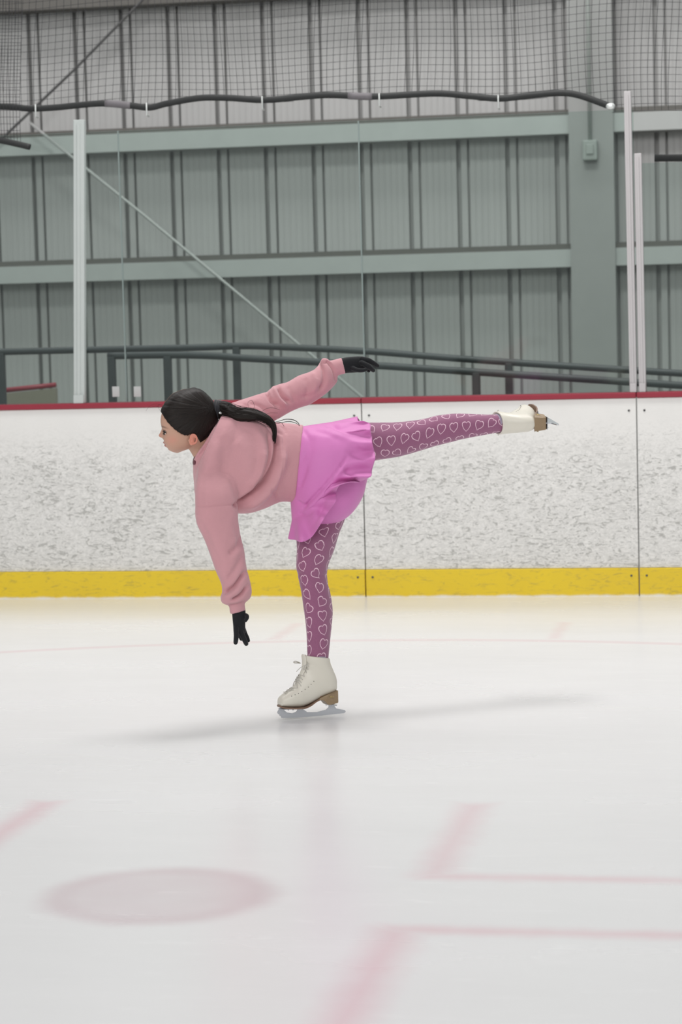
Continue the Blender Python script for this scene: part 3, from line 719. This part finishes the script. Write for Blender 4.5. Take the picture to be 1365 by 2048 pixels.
# tail of hair
def tail(st, name, parent, tw=0.0, n=90, k=56, am=.10):
    V, Fc, rows = loft(st, n, k); out = []
    for i, row in enumerate(rows):
        c = sum(row, Vector()) / k
        for j, p in enumerate(row):
            a = 2 * math.pi * j / k + tw * i / n; s = 1 + am * (math.sin(5 * a + .06 * i) * .5 + math.sin(11 * a - .03 * i + 1) * .35 + math.sin(19 * a + 2) * .25)
            out.append(c + (p - c) * s)
    me = mesh(out, Fc); ul = me.uv_layers.new(name='UVMap')
    for p in me.polygons:
        for li, vi in zip(p.loop_indices, p.vertices): ul.data[li].uv = ((vi % k) / k * 3, vi // k / n * 3)
    o = link(name, me, hair_mat); reparent(o, parent); return o
tail([(428, 803, 430, 834, -.01, 14, 2), (444, 803, 441, 838, -.02, 16, 2), (458, 806, 453, 843, -.04, 17, 2), (474, 814, 470, 846, -.055, 17, 2), (500, 817, 494, 843, -.07, 15, 2), (522, 823, 516, 841, -.08, 12, 2), (540, 833, 531, 846, -.085, 10, 2), (551, 845, 541, 855, -.09, 8, 2), (554, 860, 545, 865, -.095, 5.5, 2), (553, 876, 545, 877, -.10, 4, 2), (551, 883, 547, 883, -.10, 1.5, 2)], 'ponytail', hair, 2.5)
ht = MB()
for r_, dx in ((1, 0), (1, 5), (1, 9)):
    rg_ = [P(432 + dx + 2 * math.cos(a), 819 + 17.5 * math.sin(a) * (1 - dx * .012), -.012) + DV * (math.cos(a) * 16 * MPP) for a in np.linspace(0, 2 * math.pi, 25)]
    ht.tube(rg_, .0052, 8)
ht.build('hair_tie', M['tie'], hair)
hb = MB(); hb.capsule([P(440, 826, -.052), P(442, 826.5, -.052)], .0042, 10); hb.build('hair_tie_bead', M['clip'], hair)['label'] = 'small silver bead'
pm = MB(); pp = [P(x, y, HD - .012) for x, y in ((325, 814), (331, 806.5), (340, 799), (352, 790.5), (364, 784.5), (374, 781))]
pp = [Vector(a) for a in crom([tuple(p) for p in pp], 20)]; 
_hb = BVHTree.FromPolygons([v.co.copy() for v in hme.vertices], [tuple(p.vertices) for p in hme.polygons])
pp = [(_hb.find_nearest(p)[0] + (p - EYE).normalized() * -.0006) for p in pp]; pm.tube(pp, [.0006] + [.0012] * 18 + [.0005], 6); M['scalp'] = mat('scalp', (.16, .10, .075), .6); pm.build('hair_parting', M['scalp'], hair)
st_ = MB()
rs = np.random.RandomState(11)
for q_ in range(26):
    a0 = rs.rand() * 6.28; ph = rs.rand() * 6
    base = [(440, 820, -.03, 16), (460, 825, -.045, 19), (485, 830, -.06, 16), (510, 831, -.075, 12), (532, 840, -.085, 10), (547, 852, -.09, 7), (549, 870, -.10, 5), (551, 884, -.10, 3)]
    pts = [(x + 1.5 * math.sin(ph + i), y + (r + rs.randn() * 1.2) * math.sin(a0 + i * .25), dd - (r + 1) * MPP * abs(math.cos(a0 + i * .25)) * 1.0) for i, (x, y, dd, r) in enumerate(base)]
    q = crom([tuple(P(*p)) for p in pts], 30); st_.tube([Vector(a) for a in q], .0007, 4)
for pl, r_ in (([(545, 845, -.085), (556, 843, -.085), (572, 838.5, -.09), (588, 840, -.09), (597, 846, -.09), (599, 851, -.088)], .0016),
               ([(548, 848, -.085), (560, 846, -.085), (577, 843, -.09), (592, 846, -.09), (600, 852, -.085)], .0014),
               ([(547, 846, -.085), (562, 845, -.088), (569, 853, -.09)], .0011),
               ([(500, 822, -.06), (496, 806, -.05), (504, 801, -.045), (509, 812, -.05), (505, 822, -.055)], .0006),
               ([(520, 826, -.07), (534, 817, -.06), (548, 816, -.05), (560, 820, -.05)], .0007),
               ([(525, 832, -.075), (540, 826, -.06), (556, 826, -.055)], .0006),
               ([(322, 824, -.01), (316, 812, -.02), (322, 809, -.02), (330, 812, -.02)], .0005),
               ([(324, 818, -.01), (312, 812, -.02), (300, 816, -.03)], .0004),
               ([(326, 812, -.01), (312, 808, -.02), (300, 812, -.03), (292, 822, -.03)], .0004)):
    q = crom([tuple(P(*p)) for p in pl], 18); st_.tube([Vector(a) for a in q], [r_ * (1 - .5 * abs(i - 9) / 9) for i in range(18)], 5)
so = st_.build('loose_strand', hair_mat, hair); so['kind'] = 'stuff'; 

# ---- sweatshirt
sm = MB()
def sl(st, n=44, k=40): V, Fc, _ = loft(st, n, k); sm.add(V, Fc)
sl(TORSO); sl(ARMN, 60); sl(ARMF, 60)
# shoulders and bunched cloth
sl([(446, 826, 392, 945, -.02, 48, 2), (470, 830, 391, 990, -.04, 54, 2), (492, 850, 425, 1015, -.03, 50, 2)])
sl([(455, 812, 440, 870, .06, 30, 2), (480, 806, 500, 880, .09, 36, 2), (505, 808, 545, 870, .10, 30, 2)])
sl([(641, 722, 655, 750, .165, 10, 2), (646, 716, 664, 728, .165, 8, 2), (655, 717, 664, 724, .165, 5, 2)], 12, 20)
_c = crom([tuple(P(a, b, c)) for a, b, c in [(388, 926, 0), (396, 909, -.050), (413, 885, -.066), (430, 857, -.054), (441, 842, .01), (430, 856, .07), (410, 880, .08), (395, 906, .065)]], 48, True); _c = [Vector(a) for a in _c]; sm.tube(_c + [_c[0]], .0060, 10)
sme = remesh(sm, .0038, 5)
creases(sme, [
    ([(472, 1012), (490, 1000), (510, 985), (528, 967), (543, 943), (552, 918), (555, 890), (552, 868)], .034, 5.0),
    ([(492, 1014), (515, 1001), (536, 982), (552, 958), (563, 930), (566, 900)], -.020, 8),
    ([(498, 975), (515, 955), (526, 930), (530, 900)], -.010, 9),
    ([(512, 976), (526, 955), (536, 928), (541, 898), (538, 866)], .016, 4.5),
    ([(515, 962), (522, 940), (526, 915), (524, 880), (512, 860)], -.008, 8),
    ([(545, 852), (556, 862), (566, 870)], .005, 3), ([(535, 850), (545, 862), (552, 872)], .006, 3.5),
    ([(560, 850), (570, 858), (574, 868)], .004, 3),
    ([(566, 852), (568, 880), (563, 930), (557, 970), (552, 1000)], .004, 2.6),
    ([(560, 1000), (548, 985), (538, 975)], .005, 4),
    ([(470, 880), (490, 900), (500, 930), (490, 955)], -.008, 16), ([(440, 870), (450, 910), (445, 960)], .006, 12),
    ([(391, 1012), (405, 1013), (430, 1011), (455, 1010), (475, 1009)], .0030, 1.8),
    ([(450, 950), (462, 960), (470, 985), (476, 1006)], .004, 5),
    ([(408, 960), (404, 990), (404, 1015)], .003, 6),
    ([(393, 1035), (402, 1044), (410, 1064)], .004, 5),
    ([(470, 1050), (478, 1078), (486, 1096)], .004, 5),
    ([(490, 1062), (478, 1090), (458, 1108)], .010, 6), ([(410, 1060), (420, 1090), (440, 1130)], .006, 8), ([(486, 1110), (474, 1135), (456, 1160)], .008, 6),
    # near cuff
    ([(446, 1186), (458, 1180), (470, 1172), (482, 1158), (492, 1142)], .020, 4.0),
    ([(464, 1200), (476, 1194), (486, 1186), (496, 1172)], .018, 3.2),
    ([(450, 1196), (466, 1188), (480, 1178)], -.006, 5), ([(456, 1211), (474, 1209), (491, 1203)], .006, 2.2),
    ([(498, 1176), (488, 1188), (480, 1196)], .0, 4),
    # far sleeve
    ([(534, 784), (542, 800), (556, 812)], .016, 3.6), ([(548, 776), (556, 796), (572, 812)], -.010, 4.5), ([(556, 774), (566, 792), (580, 806)], .016, 3.8),
    ([(575, 772), (584, 790), (592, 806)], .005, 5), ([(500, 806), (520, 812), (540, 828)], .006, 4), ([(486, 808), (500, 815), (512, 820)], .005, 3), ([(470, 805), (486, 812), (498, 812)], .005, 3),
    ([(636, 726), (646, 738), (650, 760), (642, 782)], .014, 4.5), ([(655, 722), (666, 736), (671, 752), (672, 762)], .010, 2.6), ([(625, 745), (632, 765), (628, 790)], -.005, 5),
    ([(610, 755), (616, 775), (612, 800)], .005, 5), ([(644, 724), (652, 725), (658, 722)], .006, 2.2), ([(600, 795), (625, 790), (650, 770)], .004, 5),
    ([(530, 835), (545, 838), (556, 842)], .008, 4),
])
sweat = link('sweatshirt', sme, M['sweat']); reparent(sweat, SK)
# ribbed collar, with its dark inside showing at the throat
def hoop(st_pts, r, name, m, parent, n=48):
    q = crom([tuple(P(a, b, c)) for a, b, c in st_pts], n, True); q = [Vector(a) for a in q]; mb = MB(); mb.tube(q + [q[0]], r, 10); return mb.build(name, m, parent)
cm_ = MB(); V, Fc, _ = loft([(392, 904, 399, 903, .0, 10, 2), (388, 913, 400, 910, .0, 16, 2), (385.5, 923, 400, 918, .0, 20, 2), (386, 929, 402, 926, .0, 20, 2)], 14, 24); cm_.add(V, Fc); cm_.build('collar_lining', M['collar'], sweat)['label'] = 'dark maroon inside of the collar'

# ---- skirt
def loopf(pts, sh=0):
    ts = [p[0] for p in pts]; A = np.array([p[1:] for p in pts], float); A[:, 0] += sh
    def f(t):
        t = t % 1.0; n = len(ts); i = max(j for j in range(n) if ts[j] <= t + 1e-9); t0 = ts[i]; t1 = ts[i+1] if i + 1 < n else ts[0] + 1
        u = (t - t0) / (t1 - t0); p0, p1, p2, p3 = A[(i-1) % n], A[i], A[(i+1) % n], A[(i+2) % n]
        return .5 * ((2*p1) + (-p0+p2)*u + (2*p0-5*p1+4*p2-p3)*u*u + (-p0+3*p1-3*p2+p3)*u**3)
    return f
WL = loopf([(0, 607, 849, 0), (.08, 608, 866, -.06), (.17, 606, 893, -.09), (.25, 603, 925, -.10), (.33, 599, 957, -.09), (.42, 595, 985, -.06), (.5, 590, 1004, 0), (.58, 595, 985, .06), (.67, 599, 957, .09), (.75, 603, 925, .10), (.83, 606, 893, .09), (.92, 608, 866, .06)], -9)
ML = loopf([(0, 668, 843, .02), (.08, 676, 856, -.09), (.17, 690, 886, -.145), (.25, 684, 930, -.165), (.33, 664, 968, -.16), (.42, 630, 1010, -.12), (.5, 585, 1040, -.02), (.58, 600, 1020, .09), (.67, 630, 975, .13), (.75, 660, 930, .15), (.83, 672, 890, .14), (.92, 670, 860, .10)])
EL = loopf([(0, 715, 833, .02), (.025, 718, 842, -.02), (.05, 727, 843, -.07), (.08, 740, 847, -.05), (.10, 741, 857, -.12), (.135, 745, 872, -.10), (.17, 746, 886, -.16), (.21, 750, 902, -.13), (.25, 751, 917, -.19), (.275, 744, 938, -.15), (.30, 742, 953, -.21), (.32, 722, 964, -.14), (.34, 706, 962, -.22), (.36, 684, 967, -.23), (.38, 674, 984, -.14), (.40, 672, 1003, -.22), (.42, 655, 1026, -.15), (.44, 643, 1043, -.20), (.455, 622, 1074, -.14), (.475, 602, 1083, -.15), (.49, 590, 1079, -.07), (.5, 577, 1077, -.03), (.515, 580, 1068, .03), (.56, 590, 1055, .08), (.67, 640, 1010, .14), (.75, 690, 960, .16), (.85, 725, 900, .16), (.93, 722, 850, .11)])
NU, NV = 300, 46; V = []
for i in range(NV + 1):
    v = i / NV
    for j in range(NU):
        u = j / NU; a, b, c = WL(u), ML(u), EL(u); a[2] *= .86; a[1] = 926 + (a[1] - 926) * .94
        if v < .55: s = v / .55; p = a * (1 - s) + b * s; p[2] += 0; bul = math.sin(math.pi * s) * .02; p[2] += bul * (-1 if 0 < u < .5 else 1) * abs(math.sin(2 * math.pi * u))
        else: s = (v - .55) / .45; p = b * (1 - s) + c * s
        near = 1 if u < .52 else .6; w_ = max(0, (v - .42) / .58) ** 1.25
        ph = 2 * math.pi * (8.5 * u + .35 * math.sin(2 * math.pi * u * 3))
        rip = math.sin(ph) + .35 * math.sin(2.1 * ph + 1)
        p[2] += -.008 * rip * w_ * near * (1 if u < .52 else -1)
        p[0] += 1.0 * w_ * math.cos(ph) * (.4 if u > .5 else 1); p[1] += 1.0 * w_ * math.sin(ph + .8)
        V.append(P(*p))
Fc = [(i*NU+j, i*NU+(j+1) % NU, (i+1)*NU+(j+1) % NU, (i+1)*NU+j) for i in range(NV) for j in range(NU)]
kme = mesh(V, Fc)
creases(kme, [([(604, 1016), (622, 1001), (640, 983), (658, 962), (676, 940), (694, 914)], .008, 2.2), ([(612, 1022), (632, 1004), (652, 980), (672, 955), (690, 932)], -.010, 7), ([(600, 1026), (612, 1030), (625, 1024)], .006, 3), ([(700, 905), (722, 915), (744, 925)], .006, 5), ([(690, 940), (705, 950), (712, 962)], .007, 5), ([(625, 870), (622, 900), (612, 935), (604, 965)], .004, 6), ([(665, 850), (690, 862), (712, 866), (738, 858)], .008, 4), ([(650, 1000), (640, 1025), (628, 1050)], .006, 5), ([(606, 858), (618, 880), (612, 905), (602, 930)], .005, 4), ([(612, 935), (604, 960), (600, 975)], .005, 4), ([(596, 1002), (605, 1008), (616, 1012)], .006, 3),
    ([(605, 1024), (620, 1000), (645, 975)], .004, 3), ([(625, 860), (655, 868), (680, 880)], .004, 5), ([(650, 850), (690, 856), (725, 862)], .006, 4), ([(655, 868), (700, 880), (738, 900)], -.004, 6)])
skirt = link('skirt', kme, M['skirt']); so_ = skirt.modifiers.new('thick', 'SOLIDIFY'); so_.thickness = .0014; reparent(skirt, SK)
V, Fc, _ = loft([(608, 856, 594, 998, 0, 48, 2), (640, 852, 604, 1022, .0, 56, 2), (680, 850, 612, 1052, -.01, 62, 2), (712, 852, 650, 1056, -.02, 58, 2.1), (728, 856, 696, 1034, -.02, 54, 2.1), (738, 866, 724, 998, -.01, 50, 2.1), (740, 885, 735, 960, 0, 46, 2)], 40, 48)
mb = MB(); mb.add(V, Fc); mb.build('underskirt_shorts', M['skirt'], skirt)

# ---- gloves
def glove(name, palm, fingers, label):
    mb = MB(); V, Fc, _ = loft(palm, 24, 24); mb.add(V, Fc)
    for pts, r in fingers:
        q = crom([tuple(P(*p)) for p in pts], 12); rr = np.interp(np.linspace(0, 1, 12), np.linspace(0, 1, len(r)), r) * MPP; mb.capsule([Vector(a) for a in q], list(rr), 12)
    me = remesh(mb, .0016, 2); o = link(name, me, M['glove']); reparent(o, SK); o['label'] = label; return o
gd = -.14
glove('glove', [(463, 1216, 490, 1212, gd, 11, 2), (464.5, 1228, 491.5, 1222, gd, 10.5, 2.2), (465.5, 1240, 491.5, 1238, gd, 9.5, 2.4), (466.5, 1250, 491, 1250, gd, 8.5, 2.5), (467, 1258, 491.5, 1260, gd, 8.5, 2.5), (468, 1265, 492, 1266, gd, 6.5, 2.2)],
      [([(472.5, 1256, gd - .012), (473, 1270, gd - .02), (472.3, 1279, gd - .02), (471.6, 1285, gd - .015)], [5.6, 5.2, 4.9, 4.4]),
       ([(480, 1257, gd - .004), (485, 1270, gd - .01), (489.5, 1280, gd - .01), (492.8, 1287.5, gd - .004)], [5.6, 5.4, 5.1, 4.5]),
       ([(486, 1256, gd + .008), (490.5, 1268, gd + .012), (494.5, 1276, gd + .012), (496.8, 1281, gd + .01)], [5.2, 4.9, 4.6, 3.8]),
       ([(477, 1256, gd + .012), (480, 1268, gd + .024), (482, 1275, gd + .032), (483, 1278, gd + .036)], [5, 4.7, 4.3, 3.8]),
       ([(487, 1232, gd + .0), (493, 1231, gd - .012), (494.5, 1235, gd - .026), (491.5, 1241, gd - .034)], [5, 4.4, 4.1, 3.6])], 'black knitted glove on the lowered hand')
gf = .18
glove('glove', [(678, 718, 684, 748, gf, 12, 2), (690, 715, 695, 746, gf, 11, 2.2), (703, 713.5, 706, 745.5, gf, 10.5, 2.4), (718, 712.5, 720, 744, gf, 9.5, 2.4), (728, 713.5, 728, 739, gf, 8, 2.3), (734, 717, 733, 734, gf, 5, 2)],
      [([(724, 718, gf - .01), (737, 720.5, gf - .02), (747, 726, gf - .02), (755.5, 731.3, gf - .015)], [5.6, 5.3, 5.0, 4.2]),
       ([(724, 726, gf - .02), (735, 731, gf - .03), (742, 736.5, gf - .03), (747, 740.8, gf - .024)], [5.6, 5.4, 5.1, 4.3]),
       ([(726, 719, gf + .012), (739, 722.5, gf + .016), (748, 728, gf + .016), (752.5, 731.5, gf + .014)], [5.2, 4.9, 4.6, 4]),
       ([(724, 730, gf + .008), (732, 735, gf + .006), (737, 740, gf + .004), (738, 741.5, gf + .0)], [5, 4.6, 4.3, 3.8]),
       ([(706, 737, gf - .018), (717, 740.5, gf - .034), (727, 740.5, gf - .038), (733, 738.5, gf - .036)], [5.2, 4.6, 4.2, 3.6])], 'black knitted glove on the hand stretched out behind')

# ---- skates, built once upright in their own space: x to the toe, y sideways, z up; origin at the middle of the collar
def L(px, py): return ((636 - px) * MPP, (1316 - py) * MPP)
BOOT = [(555.5, 1398, 555.5, 1409, 12, 2.2), (557.5, 1392.5, 557, 1411, 17, 2.4), (562, 1388.5, 564, 1411.8, 20.5, 2.5), (570, 1383, 573, 1412.8, 22.5, 2.5), (579, 1377.2, 584, 1413.3, 23.5, 2.4), (588, 1369.5, 602, 1412.5, 23, 2.3), (592, 1359, 622, 1405, 21, 2.3), (596, 1352, 645, 1393, 20, 2.3),
        (602, 1344.5, 672, 1383, 20, 2.3), (605.5, 1338, 675.5, 1368, 20, 2.3), (608, 1331, 673.5, 1355, 20.5, 2.3), (608.5, 1325, 668, 1342, 21.5, 2.2), (607, 1319, 662, 1328, 23, 2.2), (606, 1312, 660, 1318.5, 24, 2.2)]
def skate_parts():
    S = crom(BOOT, 90); k = 56; V = []
    for r in S:
        (ax, az), (bx, bz) = L(r[0], r[1]), L(r[2], r[3]); cx, cz = (ax+bx)/2, (az+bz)/2; hx, hz = (ax-bx)/2, (az-bz)/2; e = 2 / r[5]
        for j in range(k):
            t = 2 * math.pi * j / k; c, s = spow(math.cos(t), e), spow(math.sin(t), e); V.append(Vector((cx + hx * c, s * r[4] * MPP, cz + hz * c)))
    n = 90; Fc = [(i*k+j, i*k+(j+1) % k, (i+1)*k+(j+1) % k, (i+1)*k+j) for i in range(n-1) for j in range(k)]; Fc.append(tuple(range(k))[::-1]); 
    # rolled collar going down inside
    last = V[-k:]; cc = sum(last, Vector()) / k
    for q, (sc_, dz) in enumerate(((.93, .004), (.86, .001), (.80, -.012))):
        V += [cc + (p - cc) * sc_ + Vector((0, 0, dz)) for p in last]
        m0 = (n - 1 + q) * k; Fc += [(m0+j, m0+(j+1) % k, m0+k+(j+1) % k, m0+k+j) for j in range(k)]
    Fc.append(tuple((n + 2) * k + j for j in range(k)))
    mb = MB(); mb.add(V, Fc); out = [('boot', mb, M['leather'], None, 'white leather boot')]
    bvh = BVHTree.FromPolygons(V, [tuple(f) for f in Fc])
    def side(px, py, sgn):                         # a point on the boot's side
        x, z = L(px, py); h = bvh.ray_cast(Vector((x, sgn * .2, z)), Vector((0, -sgn, 0))); return h[0] if h[0] else Vector((x, sgn * .02, z))
    def prism(prof, w0, w1=None, bev=0):
        mb = MB(); n = len(prof); w1 = w1 or w0; a = []
        for s in (-1, 1):
            for px, py in prof: x, z = L(px, py); a.append((x, s * w0, z))
        mb.add(a, [tuple(range(n)), tuple(range(2*n-1, n-1, -1))] + [(i, (i+1) % n, n+(i+1) % n, n+i) for i in range(n)]); return mb
    # thin sole following the bottom, wider than the blade
    sb = [(554, 1409), (560, 1412.3), (575, 1413.6), (592, 1414), (606, 1413), (618, 1408.5), (628, 1402), (637, 1398)]
    mb = MB(); V2 = []; q = crom(sb, 30); wd = np.interp(q[:, 0], [554, 558, 566, 580, 600, 620, 637], [10, 17, 21.5, 23.5, 22, 17, 14]) * MPP
    for (px, py), ww in zip(q, wd):
        x, z = L(px, py); V2 += [(x, -ww, z + .003), (x, ww, z + .003), (x, ww, z - .0028), (x, -ww, z - .0028)]
    mb.add(V2, [(4*i+a, 4*i+(a+1) % 4, 4*i+4+(a+1) % 4, 4*i+4+a) for i in range(29) for a in range(4)] + [(0, 1, 2, 3), (119, 118, 117, 116)])
    out.append(('sole', mb, M['solem'], None, 'thin brown sole'))
    # heel block
    hp = [(674.2, 1380.4), (665, 1384), (652, 1388.5), (640, 1393.5), (631, 1399.5), (629, 1402.5), (637, 1399.3), (643, 1400), (647.5, 1403), (652, 1408), (656, 1409.5), (674.4, 1406), (675.6, 1404), (675, 1392)]
    mb = MB(); n = len(hp); rowsV = []
    for s, ins in ((-1, .0), (1, .0)):
        for px, py in hp:
            x, z = L(px, py); ww = np.interp(px, [628, 645, 660, 672, 677], [14, 17, 18, 16.5, 12]) * MPP * (1.02 - .12 * (py - 1380) / 30); rowsV.append((x, s * ww, z))
    mb.add(rowsV, [tuple(range(n)), tuple(range(2*n-1, n-1, -1))] + [(i, (i+1) % n, n+(i+1) % n, n+i) for i in range(n)]); out.append(('heel', mb, M['heel'], .006, 'stacked tan heel'))
    for s in (-1, 1):
        mb = MB()
        for dx, a in ((0, .3), (2.4, -.3), (5, .1)):
            x, z = L(656 + dx, 1394.5); x2, z2 = L(657.3 + dx, 1391.5 + a); x3, z3 = L(658.4 + dx, 1395)
            yv = s * 17.9 * MPP; mb.tube([(x, yv, z), (x2, yv, z2), (x3, yv, z3)], .0007, 6)
        out.append(('heel_mark', mb, M['goldm'], None, 'tiny gold print on the heel'))

    # blade with three stanchions
    top = [(556, 1413.5), (564.5, 1413.5), (566, 1418.5), (572, 1423), (583, 1425), (591, 1422), (595, 1417), (595.5, 1413.5), (604, 1413.5), (606, 1418), (614, 1423.5), (634, 1423.8), (653, 1419.5), (658.5, 1415), (659, 1408.6), (669, 1407.6), (670.5, 1412), (674.5, 1417.5), (693, 1421.5), (694.5, 1425)]
    bot = [(691, 1427.5), (668, 1429.2), (640, 1431.5), (612, 1433), (585, 1434), (565, 1434), (559.5, 1433), (559, 1430), (556.5, 1429.5), (556, 1426.5), (553.5, 1426), (551.5, 1422.5)]
    mb = prism(top + bot, .0021); out.append(('blade', mb, M['steel'], None, 'steel figure blade with toe pick'))
    for x0, x1, yy, hw in ((557, 606, 1416.0, 13), (655, 673, 1409.8, 13)):
        mb = MB(); (xa, za), (xb, zb) = L(x0, yy), L(x1, yy); mb.box((xb, -hw * MPP, za - .001), (xa, hw * MPP, za + .001))
        out.append(('mounting_plate', mb, M['steel'], None, None))
        for i in range(5):
            for sy in (-1, 1):
                xx = xb + (xa - xb) * (i + .5) / 5; mb = MB(); mb.tube([(xx, sy * hw * .72 * MPP, za - .004), (xx, sy * hw * .72 * MPP, za)], .0024, 8); out.append(('screw', mb, M['steel'], None, None))
    # eyelets, laces, tongue
    ey = [(621.7, 1360.8), (616, 1366.8), (610, 1372), (603, 1376.3), (596, 1380.3), (589, 1384), (582, 1386.5), (575, 1389)]
    for px, py in ey:
        for s in (-1, 1):
            mb = MB(); h = side(px, py, s); mb.capsule([h + Vector((0, -.001 * s, 0)), h + Vector((0, .0006 * s, 0))], .0014, 8); out.append(('eyelet', mb, M['eyelet'], None, None))
    mb = MB()
    def over(p0, p1, lift=.004, r=.0016):         # a lace from side to side across the front
        a, b = p0, p1; mid = (a + b) / 2; h = bvh.find_nearest(mid + Vector((.03, 0, .03))); m2 = h[0] + (h[1] * lift if h[1].x + h[1].z > 0 else -h[1] * lift)
        q = crom([tuple(a), tuple((a * .6 + m2 * .6 - mid * .2)), tuple(m2), tuple((b * .6 + m2 * .6 - mid * .2)), tuple(b)], 10); mb.tube([Vector(v) for v in q], r, 6)
    fr = [(614, 1327), (613.5, 1332), (612, 1338), (609, 1345), (604, 1352), (600, 1358), (597, 1364)] + [(x - 7, y - 6) for x, y in ey[3:]]
    for i, (px, py) in enumerate(fr[:-1]):
        n2 = fr[i + 1]; over(side(px, py, -1), side(n2[0], n2[1], 1)); over(side(px, py, 1), side(n2[0], n2[1], -1))
    out.append(('lace', mb, M['lace'], None, 'grey-white laces'))
    mb = MB(); bx, bz = L(606, 1327)
    for y0, pts in ((-.004, [(606, 1327), (598, 1326), (589, 1325), (587, 1322.5), (592, 1322), (600, 1324.5), (606, 1327)]), (.004, [(606, 1327), (600, 1331), (596, 1335), (591, 1342)]), (.006, [(606, 1327), (602, 1330), (603, 1336), (606, 1342)])):
        q = [(L(a, b)[0], y0 * (1 + 3 * abs(i - 3)), L(a, b)[1]) for i, (a, b) in enumerate(pts)]; q = crom(q, 20); mb.tube([Vector(v) for v in q], .0019 if y0 < 0 else .0013, 8)
    out.append(('lace_bow', mb, M['lace'], None, 'loose lace bow at the ankle'))
    mb = MB(); V3 = []
    for i, (px, py, ww) in enumerate(((599, 1350, 9), (605, 1336, 10), (606, 1322, 11), (604.5, 1312, 11), (605, 1308.5, 8))):
        x, z = L(px, py)
        for a in np.linspace(-1, 1, 9): V3.append((x + .004 - .007 * a * a, a * ww * MPP, z))
    n0 = len(V3); V3 += [(x - .004, y, z) for x, y, z in V3]
    mb.add(V3, [(9*i+j, 9*i+j+1, 9*i+10+j, 9*i+9+j) for i in range(4) for j in range(8)] + [(n0+9*i+j, n0+9*i+9+j, n0+9*i+10+j, n0+9*i+j+1) for i in range(4) for j in range(8)] +
           [(36+j, 37+j, n0+37+j, n0+36+j) for j in range(8)] + [(9*i, 9*i+9, n0+9*i+9, n0+9*i) for i in range(4)] + [(9*i+8, n0+9*i+8, n0+9*i+17, 9*i+17) for i in range(4)])
    out.append(('tongue', mb, M['leather'], None, None))
    mb = MB(); cx, cz = L(636, 1314)
    mb.tube([(cx + .004, 0, cz - .02), (cx + .002, 0, cz + .004)], [.034, .036], 24); out.append(('lining', mb, M['lining'], None, 'lilac-grey padded lining'))
    return out
SP_ = skate_parts(); protos = []
for nm, mb, m, bev, lb in SP_:
    o = mb.build(nm, m, None, nm not in ('blade', 'heel', 'sole', 'mounting_plate'), bev or 0)
    if lb: o['label'] = lb
    protos.append(o)
def place_skate(origin, ex, ez, label, first):
    ez = ez.normalized(); ex = (ex - ez * ex.dot(ez)).normalized(); ey = ez.cross(ex)
    e = bpy.data.objects.new('figure_skate', None); COL.objects.link(e); e['label'] = label
    e.matrix_world = Matrix(((ex.x, ey.x, ez.x, origin.x), (ex.y, ey.y, ez.y, origin.y), (ex.z, ey.z, ez.z, origin.z), (0, 0, 0, 1)))
    e.parent = SK; e.matrix_parent_inverse = SK.matrix_world.inverted()
    for o in protos:
        c = o if first else o.copy()
        if not first: COL.objects.link(c)
        c.parent = e
ex = P(560, 1316, -.02) - P(680, 1316, -.02); ez = P(636, 1316, -.02) - P(636, 1434, -.02)
place_skate(P(636, 1316, -.02), ex, ez, 'white skate standing on the ice', True)
ax = (P(1090, 840.5, .07) - P(1000, 847, .07)).normalized()
place_skate(P(998, 846.5, .07), DV * .98 + Vector((0, 0, .15)) , -ax, 'white skate of the raised leg, sole facing backwards', False)
